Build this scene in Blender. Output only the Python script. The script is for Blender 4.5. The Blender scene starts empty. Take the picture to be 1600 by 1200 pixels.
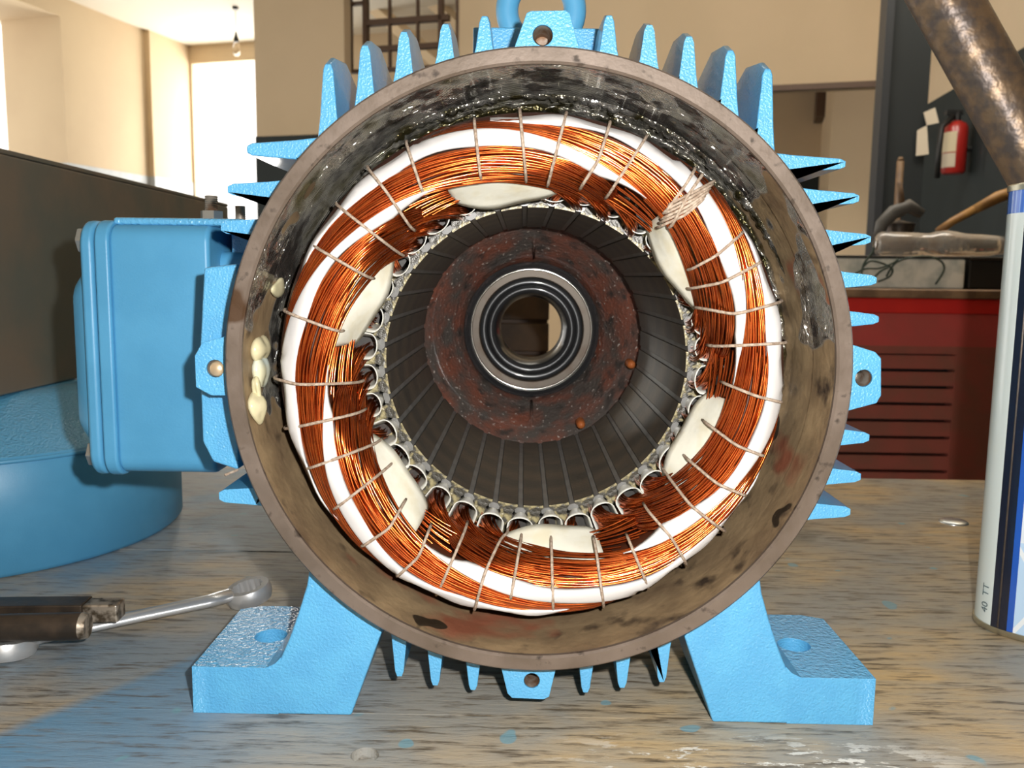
import bpy, bmesh, math, random
import numpy as np
from mathutils import Vector, Matrix
random.seed(7); rng = np.random.default_rng(7)
SC = bpy.context.scene
COL = SC.collection
PI = math.pi

# ------------------------------------------------------------------ camera
# World: origin on the motor's axis at its front flange, +Y along the axis away from the viewer, Z up, metres.
FPX = 1350.0
CAM = np.array([-0.00786, -0.43701, 0.04837])
MW = np.array([[0.99983532, -0.01396124, -0.01159374],
               [0.01323012, 0.12348109, 0.99225873],
               [0.01242156, 0.99224871, -0.12364546]])   # rows: world axes seen in (right, up, forward)
cd = bpy.data.cameras.new('camera'); cam = bpy.data.objects.new('camera', cd); COL.objects.link(cam)
cd.sensor_width = 36.0; cd.lens = FPX * 36.0 / 1600.0
cd.clip_start = 0.01; cd.clip_end = 200
cam.matrix_world = Matrix(((MW[0, 0], MW[0, 1], -MW[0, 2], CAM[0]), (MW[1, 0], MW[1, 1], -MW[1, 2], CAM[1]),
                           (MW[2, 0], MW[2, 1], -MW[2, 2], CAM[2]), (0, 0, 0, 1)))
cd.dof.use_dof = True; cd.dof.focus_distance = 0.47; cd.dof.aperture_fstop = 18.0
SC.camera = cam

# ------------------------------------------------------------------ world, flash, daylight, exposure
W = bpy.data.worlds.new('daylight'); SC.world = W; W.use_nodes = True
W.node_tree.nodes['Background'].inputs[0].default_value = (1.0, 0.97, 0.92, 1)
W.node_tree.nodes['Background'].inputs[1].default_value = 2.2

def lamp(name, kind, loc, power, color=(1, 1, 1), size=0.1, size_y=None, target=None):
    l = bpy.data.lights.new(name, kind); l.energy = power; l.color = color
    o = bpy.data.objects.new(name, l); COL.objects.link(o); o.location = loc
    if kind == 'AREA':
        l.size = size
        if size_y: l.shape = 'RECTANGLE'; l.size_y = size_y
    else:
        l.shadow_soft_size = size
    if target is not None:
        o.rotation_euler = (Vector(target) - Vector(loc)).to_track_quat('-Z', 'Y').to_euler()
    return o
# the compact camera's own flash, right of and above its lens
fl = CAM + 0.041 * MW[:, 0] + 0.034 * MW[:, 1]
lamp('camera_flash', 'POINT', tuple(fl), 17.5, (1.0, 0.97, 0.93), 0.007)

SC.view_settings.view_transform = 'Standard'; SC.view_settings.look = 'None'
SC.view_settings.gamma = 1.0; SC.view_settings.exposure = 0.0
SC.view_settings.use_curve_mapping = False
SC.cycles.use_denoising = True
SC.cycles.max_bounces = 5; SC.cycles.adaptive_threshold = 0.025; SC.cycles.sample_clamp_indirect = 4.0; SC.cycles.caustics_reflective = False

# ------------------------------------------------------------------ measuring helpers: a photograph pixel and a plane give a point of the place
def ray(px, py):
    return MW @ np.array([(px - 800) / FPX, (600 - py) / FPX, 1.0])
def at(px, py, Y):
    d = ray(px, py); return CAM + (Y - CAM[1]) / d[1] * d
def atz(px, py, Z):
    d = ray(px, py); return CAM + (Z - CAM[2]) / d[2] * d
def atx(px, py, X):
    d = ray(px, py); return CAM + (X - CAM[0]) / d[0] * d
RA = math.radians(15.0)                         # the building stands turned by 15 degrees to the motor
E1 = np.array([math.cos(RA), -math.sin(RA), 0]); E2 = np.array([math.sin(RA), math.cos(RA), 0])
def room(px, py, b):                             # pixel on the plane at distance b along the building's axis -> (a, b, z)
    d = ray(px, py); p = d * (b / d.dot(E2)); return np.array([p.dot(E1), b, p[2] + CAM[2]])
def room_a(px, py, a):
    d = ray(px, py); p = d * (a / d.dot(E1)); return np.array([a, p.dot(E2), p[2] + CAM[2]])
def rw(a, b, z):                                 # building coordinates -> world
    return np.array([CAM[0], CAM[1], 0]) + a * E1 + b * E2 + np.array([0, 0, z])
ZT = -0.1945                                     # table top
ZF = -1.05                                       # floor

# ------------------------------------------------------------------ materials
MAT = {}
def material(name, color, rough=0.5, metal=0.0, color2=None, nscale=20.0, ndetail=4.0, lo=0.4, hi=0.6, stretch=(1, 1, 1),
             bump=0.0, bscale=200.0, bdist=0.001, rough2=None, coat=0.0, transmission=0.0, alpha=1.0, ior=1.5, spec=0.5,
             emission=None, build=None, coat_rough=0.05):
    m = bpy.data.materials.new(name); m.use_nodes = True
    nt = m.node_tree; N = nt.nodes; L = nt.links
    b = N['Principled BSDF']
    b.inputs['Base Color'].default_value = (*color, 1); b.inputs['Roughness'].default_value = rough
    b.inputs['Metallic'].default_value = metal; b.inputs['IOR'].default_value = ior
    b.inputs['Specular IOR Level'].default_value = spec
    b.inputs['Coat Weight'].default_value = coat; b.inputs['Coat Roughness'].default_value = coat_rough
    b.inputs['Transmission Weight'].default_value = transmission; b.inputs['Alpha'].default_value = alpha
    if emission:
        b.inputs['Emission Color'].default_value = (*emission[0], 1); b.inputs['Emission Strength'].default_value = emission[1]
    tc = N.new('ShaderNodeTexCoord'); mp = N.new('ShaderNodeMapping'); mp.inputs['Scale'].default_value = stretch
    L.new(tc.outputs['Object'], mp.inputs['Vector'])
    if color2 is not None:
        n = N.new('ShaderNodeTexNoise'); n.inputs['Scale'].default_value = nscale; n.inputs['Detail'].default_value = ndetail
        L.new(mp.outputs[0], n.inputs['Vector'])
        r = N.new('ShaderNodeMapRange'); r.inputs[1].default_value = lo; r.inputs[2].default_value = hi
        L.new(n.outputs[0], r.inputs[0])
        x = N.new('ShaderNodeMix'); x.data_type = 'RGBA'
        x.inputs[6].default_value = (*color, 1); x.inputs[7].default_value = (*color2, 1)
        L.new(r.outputs[0], x.inputs[0]); L.new(x.outputs[2], b.inputs['Base Color'])
        if rough2 is not None:
            y = N.new('ShaderNodeMapRange'); y.inputs[3].default_value = rough; y.inputs[4].default_value = rough2
            L.new(r.outputs[0], y.inputs[0]); L.new(y.outputs[0], b.inputs['Roughness'])
    if bump:
        n2 = N.new('ShaderNodeTexNoise'); n2.inputs['Scale'].default_value = bscale; n2.inputs['Detail'].default_value = 2.0
        L.new(mp.outputs[0], n2.inputs['Vector'])
        bp = N.new('ShaderNodeBump'); bp.inputs['Strength'].default_value = bump; bp.inputs['Distance'].default_value = bdist
        L.new(n2.outputs[0], bp.inputs['Height']); L.new(bp.outputs[0], b.inputs['Normal'])
    if build: build(m, nt, b, mp)
    MAT[name] = m
    return m
def node(nt, kind, **kw):
    n = nt.nodes.new(kind)
    for k, v in kw.items():
        if k.startswith('i'): n.inputs[int(k[1:])].default_value = v
        else: setattr(n, k, v)
    return n
def mixc(nt, fac, a, b):
    x = nt.nodes.new('ShaderNodeMix'); x.data_type = 'RGBA'
    for i, v in ((0, fac), (6, a), (7, b)):
        if hasattr(v, 'links'): nt.links.new(v, x.inputs[i])
        else: x.inputs[i].default_value = v if i == 0 else (*v, 1)
    return x.outputs[2]
def mth(nt, op, a, b=None, c=None):
    x = nt.nodes.new('ShaderNodeMath'); x.operation = op
    for i, v in enumerate((a, b, c)):
        if v is None: continue
        if hasattr(v, 'links'): nt.links.new(v, x.inputs[i])
        else: x.inputs[i].default_value = v
    return x.outputs[0]
def rng_(nt, v, lo, hi, a=0.0, b=1.0):
    x = node(nt, 'ShaderNodeMapRange', i1=lo, i2=hi, i3=a, i4=b); nt.links.new(v, x.inputs[0]); return x.outputs[0]
def noise(nt, mp, scale, detail=3.0, rough=0.5, vec=None):
    x = node(nt, 'ShaderNodeTexNoise'); x.inputs['Scale'].default_value = scale; x.inputs['Detail'].default_value = detail
    x.inputs['Roughness'].default_value = rough
    nt.links.new(vec if vec is not None else mp.outputs[0], x.inputs['Vector']); return x.outputs[0]

BLUE = (0.10, 0.385, 0.66)
material('blue_paint', BLUE, 0.34, color2=(0.09, 0.355, 0.63), nscale=60, bump=0.6, bscale=800, bdist=0.0010, coat=0.5, coat_rough=0.08)
material('blue_smooth', (0.085, 0.325, 0.555), 0.42, color2=(0.075, 0.30, 0.52), nscale=25, bump=0.10, bscale=900, bdist=0.0006)
material('blue_wet', (0.115, 0.41, 0.69), 0.22, bump=0.7, bscale=420, bdist=0.002, coat=0.5, coat_rough=0.1)

def ring_face(m, nt, b, mp):
    n = noise(nt, mp, 28, 5); n2 = noise(nt, mp, 140, 4)
    c = mixc(nt, rng_(nt, n, .35, .65), (0.185, 0.145, 0.118), (0.125, 0.095, 0.072))
    c = mixc(nt, rng_(nt, n2, .60, .72), c, (0.04, 0.028, 0.02))
    n3 = noise(nt, mp, 17, 3)
    c = mixc(nt, rng_(nt, n3, .66, .69), c, (0.075, 0.04, 0.02))
    nt.links.new(c, b.inputs['Base Color'])
    nt.links.new(rng_(nt, n2, .3, .7, .35, .55), b.inputs['Roughness'])
material('machined_iron', (0.27, 0.215, 0.17), 0.42, metal=0.35, bump=0.12, bscale=500, bdist=0.0006, build=ring_face)

def inner_wall(m, nt, b, mp):
    # dirty brown metal below, black insulating varnish run down from the top (a coat with hard, wandering edges)
    sep = node(nt, 'ShaderNodeSeparateXYZ'); nt.links.new(mp.outputs[0], sep.inputs[0])
    n = noise(nt, mp, 30, 5); nb = noise(nt, mp, 22, 2); fine = noise(nt, mp, 160, 4)
    dry = mixc(nt, rng_(nt, n, .34, .66), (0.37, 0.265, 0.15), (0.14, 0.095, 0.055))
    dry = mixc(nt, rng_(nt, noise(nt, mp, 55, 4), .58, .72), dry, (0.05, 0.035, 0.025))
    dry = mixc(nt, rng_(nt, noise(nt, mp, 14, 3), .62, .68), dry, (0.25, 0.09, 0.05))
    h = mth(nt, 'ADD', sep.outputs[2], mth(nt, 'MULTIPLY', mth(nt, 'SUBTRACT', nb, 0.5), 0.42))
    h = mth(nt, 'SUBTRACT', h, mth(nt, 'MULTIPLY', sep.outputs[0], 0.20))
    wet = rng_(nt, h, 0.032, 0.040)
    spot = rng_(nt, noise(nt, mp, 26, 2, vec=None), .675, .685)
    spot = mth(nt, 'MULTIPLY', spot, mth(nt, 'SUBTRACT', 1.0, wet))
    var = mixc(nt, rng_(nt, n, .45, .7), (0.50, 0.49, 0.46), (0.075, 0.065, 0.025))
    nt.links.new(mixc(nt, spot, mixc(nt, wet, dry, var), (0.03, 0.021, 0.013)), b.inputs['Base Color'])
    nt.links.new(rng_(nt, wet, 0, 1, .46, .13), b.inputs['Roughness'])
    nt.links.new(mth(nt, 'MULTIPLY', rng_(nt, wet, 0, 1, .35, 1.0), rng_(nt, n, .62, .5, .35, .95)), b.inputs['Metallic'])
    nt.links.new(rng_(nt, wet, 0, 1, .0, 1.0), b.inputs['Coat Weight'])
    bp = node(nt, 'ShaderNodeBump'); bp.inputs['Distance'].default_value = 0.006
    nt.links.new(rng_(nt, wet, 0, 1, .15, .30), bp.inputs['Strength'])
    nt.links.new(mth(nt, 'ADD', noise(nt, mp, 90, 2), mth(nt, 'MULTIPLY', fine, .5)), bp.inputs['Height'])
    # turning marks round the bore, kept sharp under the wet coat
    b2 = node(nt, 'ShaderNodeBump'); b2.inputs['Distance'].default_value = 0.0005
    wob = mth(nt, 'ADD', mth(nt, 'MULTIPLY', sep.outputs[1], 4400.0), mth(nt, 'MULTIPLY', fine, 5.0))
    nt.links.new(mth(nt, 'SINE', wob), b2.inputs['Height'])
    nt.links.new(mth(nt, 'MULTIPLY', wet, rng_(nt, noise(nt, mp, 70, 3), .38, .60, .1, .9)), b2.inputs['Strength'])
    nt.links.new(bp.outputs[0], b2.inputs['Normal'])
    nt.links.new(b2.outputs[0], b.inputs['Normal']); nt.links.new(b2.outputs[0], b.inputs['Coat Normal'])
material('varnished_wall', (0.25, 0.18, 0.11), 0.45, build=inner_wall)

material('varnish_lump', (0.42, 0.41, 0.38), 0.20, metal=0.8, color2=(0.06, 0.052, 0.02), nscale=60, coat=1.0, bump=0.8, bscale=260, bdist=0.004)
material('lamination', (0.085, 0.078, 0.066), 0.40, metal=0.45, color2=(0.14, 0.115, 0.085), nscale=45, ndetail=5, lo=.42, hi=.62, bump=0.25, bscale=700, bdist=0.0006)
material('tooth_front', (0.05, 0.046, 0.036), 0.35, metal=0.1, color2=(0.34, 0.29, 0.15), nscale=150, lo=.5, hi=.6, bump=0.5, bscale=500, bdist=.001, coat=.5)
material('slot_dark', (0.02, 0.018, 0.015), 0.5)
material('wedge_plastic', (0.17, 0.17, 0.165), 0.32, color2=(0.12, 0.12, 0.115), nscale=80)
material('liner_film', (0.62, 0.62, 0.57), 0.30, color2=(0.52, 0.50, 0.40), nscale=90, lo=.45, hi=.65, coat=0.3)
material('paper_white', (0.63, 0.62, 0.615), 0.55, bump=0.12, bscale=120, bdist=0.002)
material('paper_cream', (0.68, 0.67, 0.58), 0.42, color2=(0.62, 0.58, 0.44), nscale=70, lo=.5, hi=.7, bump=0.2, bscale=120, bdist=0.002)

def copper(m, nt, b, mp):
    n = noise(nt, mp, 120, 3)
    nt.links.new(mixc(nt, rng_(nt, n, .35, .65), (0.57, 0.125, 0.022), (0.42, 0.075, 0.014)), b.inputs['Base Color'])
material('copper_enamel', (0.75, 0.2, 0.05), 0.24, metal=0.95, coat=0.5, coat_rough=0.12, build=copper)
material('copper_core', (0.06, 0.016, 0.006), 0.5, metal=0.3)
material('twine', (0.46, 0.37, 0.29), 0.75, color2=(0.30, 0.22, 0.16), nscale=420, bump=0.8, bscale=900, bdist=0.001)

def rust(m, nt, b, mp):
    n = noise(nt, mp, 34, 5); f = noise(nt, mp, 330, 3)
    c = mixc(nt, rng_(nt, n, .38, .60), (0.235, 0.085, 0.055), (0.10, 0.085, 0.075))
    c = mixc(nt, rng_(nt, noise(nt, mp, 70, 4), .56, .70), c, (0.055, 0.045, 0.04))
    c = mixc(nt, rng_(nt, f, .65, .70), c, (0.62, 0.55, 0.50))  # pale specks: sparkle of the wet casting, put into the colour
    nt.links.new(c, b.inputs['Base Color'])
    nt.links.new(rng_(nt, n, .35, .6, .28, .5), b.inputs['Roughness'])
material('rusty_casting', (0.2, 0.09, 0.06), 0.4, metal=0.15, bump=0.6, bscale=330, bdist=0.002, coat=0.35, build=rust)
material('rust_orange', (0.42, 0.12, 0.03), 0.5, bump=.5, bscale=300)
material('bearing_steel', (0.085, 0.07, 0.055), 0.45, metal=0.5, color2=(0.07, 0.05, 0.035), nscale=60, lo=.5, hi=.65)
material('bearing_dark', (0.035, 0.037, 0.04), 0.28, metal=0.5, coat=0.3)
material('bearing_bright', (0.75, 0.74, 0.70), 0.15, metal=1.0)
material('zinc', (0.62, 0.66, 0.68), 0.3, metal=0.9)
material('rust_thread', (0.16, 0.085, 0.045), 0.55, metal=0.5, color2=(0.32, 0.29, 0.25), nscale=120)
material('brass_pin', (0.62, 0.47, 0.30), 0.35, metal=0.5)
material('chrome', (0.78, 0.79, 0.80), 0.32, metal=0.75, bump=.05, bscale=300)
material('dark_steel', (0.035, 0.028, 0.022), 0.42, metal=0.4, color2=(0.07, 0.05, 0.035), nscale=60, bump=.15, bscale=200)
material('steel_light', (0.55, 0.47, 0.38), 0.35, metal=0.7, color2=(.12, .09, .06), nscale=180)
material('silicone', (0.62, 0.56, 0.36), 0.22, color2=(0.52, 0.48, 0.30), nscale=60, coat=.6)
material('silicone_pale', (0.55, 0.62, 0.58), 0.22, color2=(0.62, 0.6, 0.42), nscale=60, coat=.6)

# table boards: worn grey-brown timber, blue overspray with its own edge on the left, worn white paint near the front edge
l0 = atz(0, 1140, ZT); l1 = atz(225, 1050, ZT); ld = (l1 - l0)[:2]; ld /= np.linalg.norm(ld); ln = np.array([ld[1], -ld[0]])
lc = float(ln.dot(l0[:2]))
def wood(m, nt, b, mp):
    geo = nt.nodes.new('ShaderNodeNewGeometry'); sep = node(nt, 'ShaderNodeSeparateXYZ'); nt.links.new(geo.outputs['Position'], sep.inputs[0])
    X, Y = sep.outputs[0], sep.outputs[1]
    st = node(nt, 'ShaderNodeMapping'); st.inputs['Scale'].default_value = (1.0, 7.5, 6.0); nt.links.new(geo.outputs['Position'], st.inputs[0])
    g = noise(nt, None, 34, 7, .66, vec=st.outputs[0]); g2 = noise(nt, None, 10, 5, .6, vec=st.outputs[0]); g3 = noise(nt, None, 150, 3, .6, vec=st.outputs[0])
    blot = noise(nt, None, 9, 4, .5, vec=geo.outputs['Position'])
    c = mixc(nt, rng_(nt, g2, .36, .64), (0.52, 0.36, 0.17), (0.40, 0.325, 0.215))
    c = mixc(nt, rng_(nt, blot, .42, .62), c, (0.31, 0.285, 0.235))
    c = mixc(nt, rng_(nt, g, .50, .64, 0, .95), c, (0.10, 0.072, 0.04))
    c = mixc(nt, rng_(nt, g3, .58, .74, 0, .6), c, (0.46, 0.36, 0.22))
    # blue overspray
    d = mth(nt, 'SUBTRACT', mth(nt, 'ADD', mth(nt, 'MULTIPLY', X, float(ln[0])), mth(nt, 'MULTIPLY', Y, float(ln[1]))), lc)
    sp = rng_(nt, d, -0.004, 0.010, 0, .92)
    far = rng_(nt, X, -0.30, -0.05, 1, 0)
    sp = mth(nt, 'MULTIPLY', sp, far)
    haze = mth(nt, 'MULTIPLY', rng_(nt, X, -0.42, -0.14, .75, .06), rng_(nt, blot, .30, .62))
    bands = mth(nt, 'MULTIPLY', rng_(nt, Y, 0.16, 0.30), rng_(nt, X, -.5, -.1, .55, .0))
    sp = mth(nt, 'MAXIMUM', mth(nt, 'MAXIMUM', sp, haze), bands)
    sp = mth(nt, 'MULTIPLY', sp, rng_(nt, g, .66, .52, .25, 1))
    c = mixc(nt, sp, c, (0.06, 0.26, 0.47))
    drops = rng_(nt, noise(nt, None, 42, 1, .4, vec=geo.outputs['Position']), .735, .755, 0, .8)
    c = mixc(nt, drops, c, (0.16, 0.32, 0.38))
    # worn white paint along the front
    wp = mth(nt, 'MULTIPLY', rng_(nt, Y, 0.006, -0.018), rng_(nt, X, 0.00, 0.07))
    s2 = node(nt, 'ShaderNodeMapping'); s2.inputs['Scale'].default_value = (1.0, 2.6, 1.0); nt.links.new(geo.outputs['Position'], s2.inputs[0])
    wn = noise(nt, None, 34, 6, .68, vec=s2.outputs[0])
    wp = mth(nt, 'MULTIPLY', wp, rng_(nt, wn, .53, .56))
    wp = mth(nt, 'MULTIPLY', wp, rng_(nt, X, 0.235, 0.17))
    c = mixc(nt, wp, c, (0.72, 0.70, 0.64))
    nt.links.new(c, b.inputs['Base Color'])
    bp = node(nt, 'ShaderNodeBump'); bp.inputs['Distance'].default_value = 0.0012; bp.inputs['Strength'].default_value = .55
    nt.links.new(mth(nt, 'ADD', mth(nt, 'MULTIPLY', g, -1), mth(nt, 'MULTIPLY', g3, .3)), bp.inputs['Height']); nt.links.new(bp.outputs[0], b.inputs['Normal'])
material('old_crate', (0.085, 0.045, 0.018), 0.6, color2=(.04, .022, .01), nscale=12)
material('old_wood', (0.4, 0.3, 0.2), 0.52, build=wood)

material('beige_wall', (0.62, 0.49, 0.33), 0.8, color2=(0.59, 0.465, 0.31), nscale=2.0, bump=.06, bscale=40, bdist=.005)
material('cream_wall', (0.70, 0.55, 0.36), 0.8, color2=(0.67, 0.52, 0.34), nscale=2.0, bump=.06, bscale=40, bdist=.005)
material('ceiling_white', (0.82, 0.77, 0.66), 0.8)
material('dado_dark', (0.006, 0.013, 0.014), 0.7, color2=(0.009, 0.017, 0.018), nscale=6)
material('dado_sunlit', (0.55, 0.58, 0.60), 0.6, color2=(.5, .53, .55), nscale=12)  # left wall's dark dado as bleached by sunlight, the brightness put into its colour
material('floor_concrete', (0.22, 0.20, 0.17), 0.7, color2=(0.16, 0.14, 0.12), nscale=3)
material('brown_metal', (0.095, 0.055, 0.035), 0.5, metal=.2)
material('post_paint', (0.004, 0.008, 0.009), 0.65)
material('post_edge', (0.018, 0.021, 0.025), 0.5)
material('red_enamel', (0.78, 0.03, 0.02), 0.42, color2=(0.70, 0.025, 0.02), nscale=8)
material('red_dull', (0.60, 0.085, 0.075), 0.5, color2=(0.52, 0.09, 0.075), nscale=14)
material('red_louver', (0.36, 0.095, 0.07), 0.5, color2=(0.29, 0.10, 0.07), nscale=18)
material('cabinet_edge', (0.34, 0.21, 0.12), 0.4, color2=(.2, .12, .07), nscale=30)
material('black_gap', (0.006, 0.005, 0.005), 0.7)
material('bench_dark', (0.03, 0.028, 0.025), 0.3)
material('carton_white', (0.80, 0.82, 0.76), 0.65, color2=(0.55, 0.60, 0.56), nscale=22, lo=.45, hi=.6)
material('green_cord', (0.035, 0.06, 0.045), 0.5)
material('bottle_plastic', (0.90, 0.78, 0.66), 0.06, transmission=0.75, coat=1.0, color2=(0.95, 0.90, 0.84), nscale=30, bump=.3, bscale=60, bdist=.004, ior=1.3)
material('dull_wood', (0.15, 0.085, 0.035), 0.6, color2=(.1, .055, .025), nscale=30)
material('ochre_wood', (0.42, 0.22, 0.06), 0.5, color2=(0.30, 0.15, 0.045), nscale=30)
material('grey_pipe', (0.10, 0.095, 0.085), 0.5)
material('box_steel', (0.17, 0.14, 0.105), 0.42, metal=0.1, color2=(0.115, 0.125, 0.105), nscale=9, bump=.12, bscale=80, bdist=.002, rough2=.5)
material('tube_rust', (0.30, 0.21, 0.135), 0.40, metal=0.6, color2=(0.17, 0.14, 0.125), nscale=70, ndetail=6, bump=.35, bscale=110, bdist=.003)
material('tin_white', (0.74, 0.80, 0.78), 0.25, coat=.6)
material('tin_rim', (0.55, 0.52, 0.40), 0.3, metal=.9)
material('extinguisher_red', (0.42, 0.02, 0.015), 0.35, coat=.4)
material('label_cream', (0.70, 0.60, 0.40), 0.6)
material('note_paper', (0.62, 0.54, 0.42), 0.8)
material('rubber_black', (0.012, 0.012, 0.012), 0.5)
material('bulb_glass', (1, 1, 1), 0.02, transmission=1.0, ior=1.12)

# ------------------------------------------------------------------ mesh helpers
class MB:
    def __init__(self): self.v = []; self.f = []; self.mi = []; self.cur = 0
    def add(self, vs, fs):
        o = len(self.v); self.v += [tuple(map(float, p)) for p in vs]; self.f += [tuple(i + o for i in f) for f in fs]
        self.mi += [self.cur] * len(fs); return self
    def box(self, lo, hi):
        x0, y0, z0 = lo; x1, y1, z1 = hi
        return self.add([(x0, y0, z0), (x1, y0, z0), (x1, y1, z0), (x0, y1, z0), (x0, y0, z1), (x1, y0, z1), (x1, y1, z1), (x0, y1, z1)],
                        [(0, 3, 2, 1), (4, 5, 6, 7), (0, 1, 5, 4), (1, 2, 6, 5), (2, 3, 7, 6), (3, 0, 4, 7)])
    def hexa(self, p):   # 8 points, bottom 0-3 and top 4-7
        return self.add(p, [(0, 3, 2, 1), (4, 5, 6, 7), (0, 1, 5, 4), (1, 2, 6, 5), (2, 3, 7, 6), (3, 0, 4, 7)])
    def lathe(self, prof, n=96, c=(0, 0), axis='y', a0=0.0, a1=2 * PI, closed=False):
        # prof: (radius, along); rotates about the Y axis (or Z) through c
        full = abs(a1 - a0) > 2 * PI - 1e-6; m = n if full else n + 1; vs = []
        for i in range(m):
            t = a0 + (a1 - a0) * i / n; s, co = math.sin(t), math.cos(t)
            for r, y in prof:
                vs.append((c[0] + r * s, y, c[1] + r * co) if axis == 'y' else (c[0] + r * s, c[1] + r * co, y))
        k = len(prof); fs = []
        for i in range(n):
            j = (i + 1) % m
            for q in range(k if closed else k - 1):
                w = (q + 1) % k
                fs.append((i * k + q, j * k + q, j * k + w, i * k + w))
        return self.add(vs, fs)
    def tube(self, pts, r, n=6, cap=True, ref=None):
        P = [np.asarray(p, float) for p in pts]; vs = []; fs = []
        rr = r if hasattr(r, '__len__') else [r] * len(P)
        prev = None
        for i, p in enumerate(P):
            t = P[min(i + 1, len(P) - 1)] - P[max(i - 1, 0)]; t = t / (np.linalg.norm(t) + 1e-12)
            if prev is None:
                h = np.array([0, 1.0, 0]) if abs(t[1]) < .8 else np.array([1.0, 0, 0])
                if ref is not None: h = np.asarray(ref, float)
            else: h = prev
            a = h - h.dot(t) * t; a /= (np.linalg.norm(a) + 1e-12); bb = np.cross(t, a); prev = a
            for k in range(n):
                q = 2 * PI * k / n; vs.append(p + rr[i] * (math.cos(q) * a + math.sin(q) * bb))
        for i in range(len(P) - 1):
            for k in range(n):
                k2 = (k + 1) % n; fs.append((i * n + k, i * n + k2, (i + 1) * n + k2, (i + 1) * n + k))
        if cap: fs += [tuple(range(n - 1, -1, -1)), tuple(range((len(P) - 1) * n, len(P) * n))]
        return self.add(vs, fs)
    def loft(self, secs, cap=True):
        n = len(secs[0]); vs = [p for s in secs for p in s]; fs = []
        for i in range(len(secs) - 1):
            for k in range(n):
                k2 = (k + 1) % n; fs.append((i * n + k, i * n + k2, (i + 1) * n + k2, (i + 1) * n + k))
        if cap: fs += [tuple(range(n - 1, -1, -1)), tuple(range((len(secs) - 1) * n, len(secs) * n))]
        return self.add(vs, fs)
    def prism(self, poly, fn, lo, hi):   # poly of 2D points, fn(p, h) -> 3D
        return self.loft([[fn(p, lo) for p in poly], [fn(p, hi) for p in poly]])
    def plate_hole(self, poly, hc, hr, fn, lo, hi, n=40):
        # convex-ish plate with a round through-hole
        cor = [math.atan2(p[1] - hc[1], p[0] - hc[0]) for p in poly]
        angs = sorted(set([round(2 * PI * i / n - PI, 6) for i in range(n)] + [round(c, 6) for c in cor]))
        out = []
        for a in angs:
            dx, dy = math.cos(a), math.sin(a); best = None
            for i in range(len(poly)):
                x1, y1 = poly[i]; x2, y2 = poly[(i + 1) % len(poly)]
                ex, ey = x2 - x1, y2 - y1; den = dx * ey - dy * ex
                if abs(den) < 1e-12: continue
                t = ((x1 - hc[0]) * ey - (y1 - hc[1]) * ex) / den; s = ((x1 - hc[0]) * dy - (y1 - hc[1]) * dx) / den
                if t > 0 and -1e-4 <= s <= 1 + 1e-4 and (best is None or t < best): best = t
            out.append((hc[0] + dx * best, hc[1] + dy * best))
        inn = [(hc[0] + hr * math.cos(a), hc[1] + hr * math.sin(a)) for a in angs]
        m = len(angs); vs = [fn(p, lo) for p in out] + [fn(p, lo) for p in inn] + [fn(p, hi) for p in out] + [fn(p, hi) for p in inn]
        fs = []
        for i in range(m):
            j = (i + 1) % m
            fs += [(i, j, m + j, m + i), (2 * m + i, 3 * m + i, 3 * m + j, 2 * m + j), (i, 2 * m + i, 2 * m + j, j), (m + i, m + j, 3 * m + j, 3 * m + i)]
        return self.add(vs, fs)
    def grid(self, rows):
        n = len(rows[0]); vs = [p for r in rows for p in r]
        fs = [(i * n + k, i * n + k + 1, (i + 1) * n + k + 1, (i + 1) * n + k) for i in range(len(rows) - 1) for k in range(n - 1)]
        return self.add(vs, fs)
    def mesh(self, name, smooth=False, fix=True):
        me = bpy.data.meshes.new(name); me.from_pydata(self.v, [], self.f); me.update()
        if fix:
            bm = bmesh.new(); bm.from_mesh(me); bmesh.ops.recalc_face_normals(bm, faces=bm.faces); bm.to_mesh(me); bm.free()
        if smooth: me.polygons.foreach_set('use_smooth', [True] * len(me.polygons))
        return me

ROOT = {}
def place(o, parent):
    if parent is not None:
        o.parent = parent
        if parent.parent is None: o.location = -Vector(parent.location)
def obj(name, mb, mat, parent=None, smooth=False, bevel=0.0, segs=2, sub=0, solid=0.0, auto=None, fix=True, off=0.0):
    me = mb if isinstance(mb, bpy.types.Mesh) else mb.mesh(name, smooth, fix)
    o = bpy.data.objects.new(name, me); COL.objects.link(o)
    if not me.materials:
        for mm in (mat if isinstance(mat, (list, tuple)) else [mat]): me.materials.append(MAT[mm])
        if not isinstance(mb, bpy.types.Mesh) and any(mb.mi): me.polygons.foreach_set('material_index', mb.mi)
    if solid:
        md = o.modifiers.new('t', 'SOLIDIFY'); md.thickness = solid; md.offset = off
    if sub:
        md = o.modifiers.new('s', 'SUBSURF'); md.levels = sub; md.render_levels = sub
    if bevel:
        md = o.modifiers.new('b', 'BEVEL'); md.width = bevel; md.segments = segs; md.limit_method = 'ANGLE'; md.angle_limit = math.radians(35)
        me.polygons.foreach_set('use_smooth', [True] * len(me.polygons))
        md.harden_normals = True
    if auto:
        me.polygons.foreach_set('use_smooth', [True] * len(me.polygons))
        bm = bmesh.new(); bm.from_mesh(me)
        for e in bm.edges:
            if len(e.link_faces) == 2 and e.calc_face_angle(0) > math.radians(auto): e.smooth = False
        bm.to_mesh(me); bm.free()
    place(o, parent)
    return o
def tag(o, label, cat, group=None):
    o['label'] = label; o['category'] = cat
    if group: o['group'] = group
    return o
def thing(name, loc, label, cat, group=None):
    o = bpy.data.objects.new(name, None); COL.objects.link(o); o.location = tuple(float(x) for x in loc); o.empty_display_size = .05
    return tag(o, label, cat, group)
def struct(name, mb, mat, **k):
    o = obj(name, mb, mat, **k); o['kind'] = 'structure'; return o
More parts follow.
